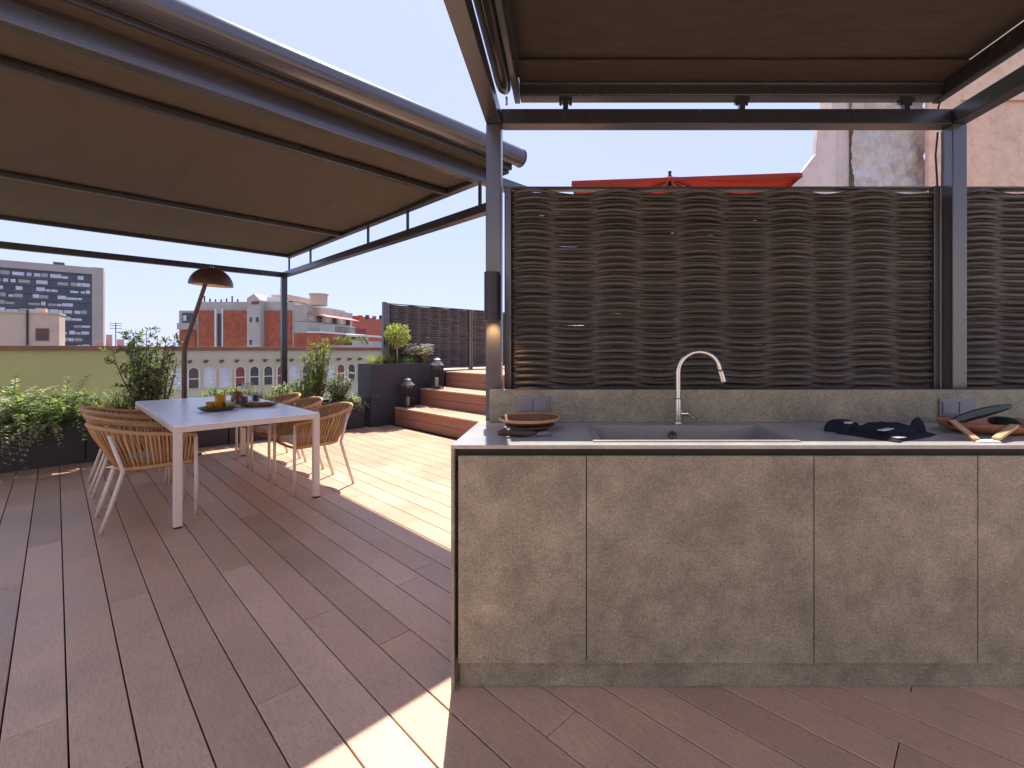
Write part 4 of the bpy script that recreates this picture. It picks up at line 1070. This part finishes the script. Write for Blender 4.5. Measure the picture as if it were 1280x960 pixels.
# ------------------------------------------------------------------ red parasol
pz = 3.45
C = [Vector((0.09, 5.91, pz)), Vector((2.90, 5.63, pz)), Vector((3.18, 8.44, pz)), Vector((0.37, 8.72, pz))]
cen = sum(C, Vector())/4
ps = thing('red_parasol', 'large square red parasol on the upper deck behind the screen', 'parasol', (cen.x, cen.y, 0.885))
ps0 = Vector((cen.x, cen.y, 0.885)); apex = Vector((cen.x, cen.y, pz+0.55))
cn = MB(); n = 8
for i in range(4):
    A_, B_ = C[i]-ps0, C[(i+1)%4]-ps0; T_ = apex-ps0; o = len(cn.v)
    for j in range(n+1):
        for k in range(n+1):
            e_ = A_.lerp(B_, k/n); p = T_.lerp(e_, j/n); p.z -= 0.05*math.sin(PI*j/n)
            cn.v.append(tuple(p))
    for j in range(n):
        for k in range(n): q = o+j*(n+1)+k; cn.f.append((q, q+n+1, q+n+2, q+1))
c_ = cn.build('canopy', M['red_cloth'], ps, smooth=True); sm = c_.modifiers.new('thick', 'SOLIDIFY'); sm.thickness = 0.003
va = MB()
for i in range(4): va.bar(C[i]-ps0-Vector((0,0,0.012)), C[(i+1)%4]-ps0-Vector((0,0,0.012)), 0.006, 0.05)
va.build('edge_band', M['red_cloth'], ps)
MB().tube([(0,0,0.03),(0,0,pz+0.58-0.885)], 0.025, 16).build('pole', M['steel'], ps, smooth=True)
MB().lathe([(0.0005,0.09),(0.03,0.07),(0.02,0.03),(0.03,0.0)], (0,0,pz+0.55-0.885), 12).build('finial', M['black'], ps, smooth=True)
MB().lathe([(0.0005,0.001),(0.4,0.001),(0.4,0.04),(0.06,0.06),(0.06,0.2),(0.0005,0.2)], (0,0,0), 24).build('foot', M['steel'], ps)
for i in range(8):
    e_ = C[i//2] if i % 2 == 0 else (C[i//2]+C[(i//2+1)%4])/2
    MB().bar(apex-ps0-Vector((0,0,0.06)), e_-ps0-Vector((0,0,0.04)), 0.016, 0.022).build('rib', M['wood_dark'], ps)

# ------------------------------------------------------------------ right-hand neighbour walls
def wx(u, Y): return (u-706)/576*Y
def wz(v, Y): return EYE+(437-v)/576*Y
Yw = 7.2
pw = thing('plaster_wall', 'worn whitish plaster gable wall with a sloping edge behind the screen', 'wall', (wx(1040,Yw), Yw, 0.0))
ox = wx(1040, Yw)
prof = [(978,246),(1020,192),(1023,160),(1058,136),(1086,121),(1100,100)]
poly = [(wx(978,Yw)-ox, -4.0), (wx(1046,Yw)-ox, -4.0), (wx(1046,Yw)-ox, wz(140,Yw))]+[(wx(u,Yw)-ox, wz(v,Yw)) for u, v in [(1023,160),(1020,192),(978,246)]]
MB().wallpoly(poly, 0, 0.14).build('gable_strip', M['plaster_pink'], pw, bevel=0.02)
rec = MB().box(wx(1046,Yw)-ox+0.001, wx(1068,Yw)-ox, 0.12, 0.5, -4, wz(92,Yw)); rec.build('recess', M['plaster_pink'], pw, bevel=0.02)
# rough wall with real relief
rw = MB(); x0, x1 = wx(1068,Yw)-ox, wx(1160,Yw)-ox; z0, z1 = 0.5, wz(70,Yw); nX, nZ = 60, 110
for j in range(nZ+1):
    for i in range(nX+1):
        x = x0+(x1-x0)*i/nX; z = z0+(z1-z0)*j/nZ
        d = 0.13*noise.fractal(Vector((x*1.5+z*0.9, z*1.7, 2.0)), 0.7, 2.1, 8)
        rw.v.append((x, 0.05+d, z))
for j in range(nZ):
    for i in range(nX): q = j*(nX+1)+i; rw.f.append((q, q+1, q+nX+2, q+nX+1))
rw.build('rough_plaster', M['plaster'], pw, smooth=True)
MB().box(x0, x1, 0.25, 0.5, -4, z1).build('wall_core', M['plaster'], pw)
pb = thing('peach_building', 'peach rendered house wall behind the right pergola post', 'building', (wx(1160,7.0), 7.0, 0))
MB().prism([(0,0),(9,0),(14,6),(5.1,6)], -6, 7.5).build('wall', M['peach'], pb, bevel=0.03)
MB().box(-0.06, 0.42, -0.10, -0.002, -6, wz(70,7.0)).build('pilaster', M['peach'], pb, bevel=0.02)
MB().box(0.43, 9, -0.05, -0.002, wz(127,7.0), wz(119,7.0)).build('ledge', M['peach'], pb, bevel=0.01)
MB().box(1.9, 2.5, -0.04, -0.002, -6, 7.4).build('downpipe_strip', M['warm_render'], pb, bevel=0.01)

hw_ = thing('bounce_wall', 'unseen cream wall with glass doors, added behind the viewer to bounce sunlight', 'wall', (0, -4.4, 0))  # out of view, added so its sunlit face bounces warm fill forward
MB().box(-9, 9, -0.3, 0, -0.05, 3.6).build('wall', simple('cream_render', (0.78, 0.72, 0.62), 0.9, 0, 0.05, 0.4), hw_)
gd = MB().box(-2.2, 1.4, 0.001, 0.05, 0.0, 2.3).build('sliding_door', M['steel'], hw_)
MB().box(-2.1, -0.45, 0.051, 0.06, 0.1, 2.2).box(-0.35, 1.3, 0.051, 0.06, 0.1, 2.2).build('pane', M['dark_glass'], gd)
# ------------------------------------------------------------------ neighbours across the courtyard
BW = 55.0
def facade_building(name, lab, a0, a1, m, ztop):
    t = athing(name, lab, 'building', a0, BW)
    MB().box(0, a1-a0, 0, 8, -16, ztop-0.36).build('wall', m, t)
    MB().box(-0.0, a1-a0, -0.25, 8.2, ztop-0.355, ztop).build('coping', M['coping'], t, bevel=0.03)
    return t
ob = facade_building('olive_building', 'plain olive yellow building wall with terracotta coping at the left', -30, 4.4, M['olive'], 1.62)
bb = facade_building('arcaded_building', 'beige building with a row of small arched windows and terracotta coping', 4.45, 46, M['beige_wall'], 1.58)
M['cream_trim'] = simple('cream_window_trim', (0.62, 0.56, 0.46), 0.85, 0, 0.1, 1)
def arch(w_, h_, n=10):
    r_ = w_/2
    return [(-r_, 0), (r_, 0)]+[(r_*math.cos(PI*k/n), h_-r_+r_*math.sin(PI*k/n)) for k in range(n+1)]
for i in range(24):
    x = 7.48+1.22*(i-1)-4.45
    z = -2.35
    ow = arch(0.98, 2.05); iw = arch(0.72, 1.92)
    f_ = MB(); n_ = len(ow)
    f_.v += [(x+p[0], -0.09, z+p[1]-0.06) for p in ow]+[(x+p[0], -0.09, z+p[1]) for p in iw]+[(x+p[0], 0.0, z+p[1]-0.06) for p in ow]+[(x+p[0], 0.0, z+p[1]) for p in iw]
    for k in range(n_):
        j = (k+1)%n_; f_.f += [(k, j, n_+j, n_+k), (2*n_+k, 2*n_+j, j, k), (n_+k, n_+j, 3*n_+j, 3*n_+k)]
    wf = f_.build('window', M['cream_trim'], bb)
    pn = MB(); pn.v += [(x+p[0]*1.0, -0.015, z+p[1]) for p in iw]; pn.f.append(tuple(range(n_)))
    pane = pn.build('pane', [M['red_shutter'], M['blind'], M['dark_glass'], M['blind'], M['blind'], M['red_shutter'], M['dark_glass'], M['dark_glass']][i % 8], wf)
    MB().box(x-0.36, x+0.36, -0.05, -0.016, z+0.85, z+0.93).build('glazing_bar', M['white'], wf)
    br = MB().quadbox([(x-0.42,-0.02,0.02),(x-0.22,-0.02,0.02),(x-0.22,-0.75,0.22),(x-0.42,-0.75,0.22),(x-0.42,-0.02,0.32),(x-0.22,-0.02,0.32),(x-0.22,-0.75,0.32),(x-0.42,-0.75,0.32)])
    br.build('beam_end', M['wood_dark'], bb)
tcx = ab(-1.2, BW)
for (a_, w_, h_) in ((2.3, 0.5, 0.5), (3.0, 0.35, 1.0), (3.7, 0.4, 0.6)):
    MB().box(30+a_, 30+a_+w_, 2, 3, 1.62, 1.62+h_).build('chimney', M['warm_render'], ob)
an = MB().tube([(33.6,2.5,1.62),(33.6,2.5,3.7)], 0.035, 6)
for z_ in (3.2, 3.45, 3.65): an.tube([(33.2,2.5,z_),(34.0,2.5,z_)], 0.025, 5)
an.build('antenna', M['zinc'], ob)

# far tower block
YT = 205.0
tw_ = thing('tower_block', 'tall dark slab apartment tower with white blinds at the far left', 'building', (wx(115,YT), YT, 0), R(43))
ZTt = wz(334, YT)
MB().box(-48, 0, 0, 16, -16, ZTt-3.2).build('wall', M['tower_dark'], tw_)
MB().box(0.001, 3.6, -0.6, 16.5, -16, ZTt).build('end_wall', M['tower_pale'], tw_)
MB().box(-48, 0, -0.6, 16, ZTt-3.19, ZTt-0.2).build('parapet', M['tower_pale'], tw_)
MB().box(-11.8, -8.6, 2, 6, ZTt-0.19, ZTt+1.2).build('roof_hut', M['tower_dark'], tw_)
rnd = random.Random(8)
floors = [347.5+8.45*i for i in range(12)]
for fl_ in floors:
    z_ = wz(fl_, YT); x = -44.0
    MB().box(-47.9, -0.1, -0.35, -0.001, z_-2.3, z_-1.25).build('floor_band', M['tower_dark'], tw_)
    while x < -1.6:
        wd = rnd.choice((1.3, 1.8, 2.4, 3.2)); wd = min(wd, -0.6-x)
        if rnd.random() < 0.80 and wd > 0.8:
            win_mat = M['blind'] if rnd.random() < 0.68 else M['tower_pale']  # window tone picked at random
            MB().box(x, x+wd, -0.12, -0.001, z_-1.15, z_+rnd.choice((0.25, 0.45, -0.2))).build('window', win_mat, tw_)
        x += wd+rnd.choice((0.15, 0.25, 0.7))
# stuff in front: small peach house at far left
Yh = 74.0
sh_ = thing('small_house', 'small peach rooftop house with one dark window before the tower', 'building', (wx(74,Yh), Yh, 0), R(40))
MB().box(-7.0, 0, 0, 5, -16, wz(393,Yh)).build('wall', M['warm_render'], sh_)
MB().box(-7.1, 0.1, -0.15, 5.1, wz(393,Yh)+0.001, wz(391,Yh)).build('roof_slab', M['warm_render'], sh_)
MB().box(-2.6, -1.5, 0.4, 1.6, wz(391,Yh)+0.001, wz(386,Yh)).build('chimney', M['warm_render'], sh_)
wf = MB().box(wx(54.5,Yh)-wx(74,Yh), wx(65.5,Yh)-wx(74,Yh), -0.12, -0.001, wz(426,Yh), wz(411,Yh)).build('window', M['wood_dark'], sh_)
MB().box(wx(56,Yh)-wx(74,Yh), wx(64,Yh)-wx(74,Yh), -0.14, -0.121, wz(424,Yh), wz(418,Yh)).build('pane', M['dark_glass'], wf)
MB().tube([(wx(48,Yh)-wx(74,Yh), -0.2, -4), (wx(48,Yh)-wx(74,Yh), -0.2, wz(389,Yh))], 0.12, 8).build('drainpipe', M['zinc'], sh_)

# brick apartment building
Yb = 80.0
bk = thing('brick_building', 'red brick apartment building with pale concrete stair towers and terraces', 'building', (wx(222,Yb), Yb, 0))
bx = wx(222, Yb)
def X_(u, Y=Yb): return wx(u, Y)-bx
def Z_(v, Y=Yb): return wz(v, Y)
MB().box(X_(222), X_(246), 0.3, 18, -16, Z_(388)).build('low_wing', M['grey_render'], bk)
MB().box(X_(246), X_(366), 0.3, 19, -16, Z_(377)).build('main_block', M['grey_render'], bk)
def panel(u0, u1, v0): MB().box(X_(u0), X_(u1), 0.0, 0.299, -16, Z_(v0)).build('brick_panel', M['brick'], bk)
panel(225, 246-2, 413); panel(248, 268.5, 388); panel(279, 310.5, 388); panel(332, 350, 388); panel(351.5, 364, 388)
wf = MB().box(X_(227), X_(243), 0.1, 0.299, Z_(403), Z_(391)).build('window', M['dark_glass'], bk)
MB().box(X_(228.5), X_(232.5), 0.06, 0.0995, Z_(401), Z_(394)).build('pane', M['blind'], wf)
MB().box(X_(226), X_(244), -0.8, 0.299, Z_(412), Z_(404)).build('balcony', M['grey_render'], bk)
MB().box(X_(270.5), X_(277.5), 0.25, 0.299, -16, Z_(392)).build('stair_slot', M['dark_glass'], bk)
MB().box(X_(268.7), X_(270.4), -0.1, 0.299, -16, Z_(386)).build('pier', M['white'], bk)
MB().box(X_(277.6), X_(279), -0.1, 0.299, -16, Z_(386)).build('pier', M['white'], bk)
MB().box(X_(310.7), X_(313.5), -0.2, 0.299, -16, Z_(385)).build('pier', M['white'], bk)
MB().wallpoly([(X_(313.6), -16), (X_(330), -16), (X_(330), Z_(376)), (X_(322), Z_(368)), (X_(313.6), Z_(373.5))], -1.0, 5).build('stair_tower', M['grey_render'], bk)
for (u0, u1, v0, v1, m_) in ((319.5,328.5,381,377.5,'red_shutter'), (317.5,319.5,403,397,'dark_glass'), (325.5,328,403,397,'dark_glass'), (317.5,319.5,431,425,'dark_glass')):
    MB().box(X_(u0), X_(u1), -1.12, -1.001, Z_(v0), Z_(v1)).build('window', M[m_], bk)
MB().wallpoly([(X_(330.1), Z_(376.9)), (X_(352), Z_(376.9)), (X_(352), Z_(374)), (X_(332), Z_(370))], 0.5, 8).build('sloped_roof', M['white'], bk)
MB().box(X_(330.1), X_(352), 2, 12, Z_(376.8), Z_(366.5)).build('roof_block', M['warm_render'], bk)
MB().lathe([(1.45,0.0),(1.45,1.9),(1.62,1.9),(1.62,2.15),(0.001,2.3)], (X_(381), 4.5, Z_(379)), 28).build('roof_turret', M['warm_render'], bk)
for k in range(7): MB().tube([(X_(250+7*k), 1.0, Z_(377)), (X_(250+7*k), 1.0, Z_(377)+random.uniform(0.4, 1.2))], 0.12, 5).build('roof_vent', M['zinc'], bk)
an = MB().tube([(X_(338), 3, Z_(366)), (X_(338), 3, Z_(357))], 0.06, 5)
for v_ in (359, 361): an.tube([(X_(336.5), 3, Z_(v_)), (X_(339.5), 3, Z_(v_))], 0.05, 5)
an.build('antenna', M['zinc'], bk)
# right-hand side with receding terraces
xs_ = X_(366)
MB().box(xs_+0.01, xs_+2.2, 0.4, 19, -16, Z_(402)).build('terrace_block', M['grey_render'], bk)
MB().box(xs_+0.01, xs_+1.6, 0.4, 19, Z_(401.5), Z_(381)).build('penthouse', M['grey_render'], bk)
for k in range(6):
    y0 = 2.0+k*2.8
    MB().box(xs_+1.601, xs_+1.66, y0, y0+1.7, Z_(400), Z_(391)).build('window', M['dark_glass'] if k % 2 else M['blind'], bk)
aw = MB()
aw.quadbox([(xs_+1.61, 1.5, Z_(389.5)), (xs_+3.6, 1.5, Z_(394)), (xs_+3.6, 18, Z_(394)), (xs_+1.61, 18, Z_(389.5)), (xs_+1.61, 1.5, Z_(389)), (xs_+3.6, 1.5, Z_(393.5)), (xs_+3.6, 18, Z_(393.5)), (xs_+1.61, 18, Z_(389))])
aw.build('terrace_awning', simple('salmon_awning', (0.50, 0.22, 0.17), 0.8, 0, 0.2, 1), bk)
MB().box(xs_+2.21, xs_+4.6, 0.4, 19, Z_(416), Z_(414)).build('terrace_slab', M['white'], bk)
MB().box(xs_+4.45, xs_+4.6, 0.4, 5.5, Z_(413.9), Z_(406)).build('balustrade', M['grey_render'], bk)
rl = MB()
rl.bar((xs_+4.52, 5.6, Z_(406)), (xs_+4.52, 19, Z_(406)), 0.12, 0.1)
for k in range(28): rl.bar((xs_+4.52, 5.8+k*0.48, Z_(413.9)), (xs_+4.52, 5.8+k*0.48, Z_(406.5)), 0.08)
rl.build('railing', M['zinc'], bk)
MB().box(xs_+0.02, xs_+4.4, 0.35, 19, -16, Z_(416.2)).build('lower_block', M['brick'], bk)
MB().box(xs_+4.401, xs_+8.6, 4.0, 19, -16, Z_(431)).build('lower_terrace', M['grey_render'], bk)
MB().box(xs_+8.4, xs_+8.6, 4.0, 19, Z_(430.9), Z_(425)).build('balustrade', M['grey_render'], bk)
MB().box(xs_+4.41, xs_+8.8, 10.0, 19, Z_(418.9), Z_(416.5)).build('terrace_slab', M['white'], bk)
for y0 in (10.2, 18.6): MB().box(xs_+8.3, xs_+8.6, y0, y0+0.3, Z_(430.8), Z_(419)).build('pillar', M['white'], bk)
for k, (xx, yy) in enumerate([(5.6, 4.6), (7.2, 5.2), (7.9, 7.8), (8.0, 9.6)]):
    t = thing('terrace_bush', ['bush on the brick building terrace, leftmost', 'bush on the brick building terrace, second from left', 'bush on the brick building terrace, third from left', 'bush on the brick building terrace, rightmost'][k], 'bush', (bx+xs_+xx, Yb+yy, Z_(431)), 0, 'bushes on the far terrace')
    lf = MB(); rnd = random.Random(200+k)
    for i in range(260):
        d = rv(rnd); d.z = abs(d.z)
        lf.leaf(Vector((d.x*0.8, d.y*0.8, 0.5+d.z*1.1))*rnd.uniform(0.6, 1.0), d+rv(rnd, 0.7), rv(rnd), 0.3, 0.16)
    lf.build('foliage', M['leaf_bamboo'] if k % 2 else M['leaf_dark'], t)
    MB().tube([(0,0,0),(0,0,0.7)], 0.05, 6).build('stem', M['stem'], t)
rb_ = thing('red_building', 'long plain red building behind the brick terraces', 'building', (wx(425,112), 112, 0))
MB().box(-4, wx(560,112)-wx(425,112), 0, 14, -16, wz(399,112)).build('wall', simple('red_render', (0.40, 0.12, 0.08), 0.9, 0, 0.12, 0.4), rb_)
MB().box(-4, wx(443,112)-wx(425,112), 2, 12, wz(398.9,112), wz(394,112)).build('roof_block', M['brick'], rb_)
for k in range(12):
    MB().box(4+k*1.7, 4.6+k*1.7, 1, 2, wz(398.9,112), wz(398.9,112)+random.uniform(0.5, 1.4)).build('chimney', M['zinc'] if k % 2 else M['brick'], rb_)
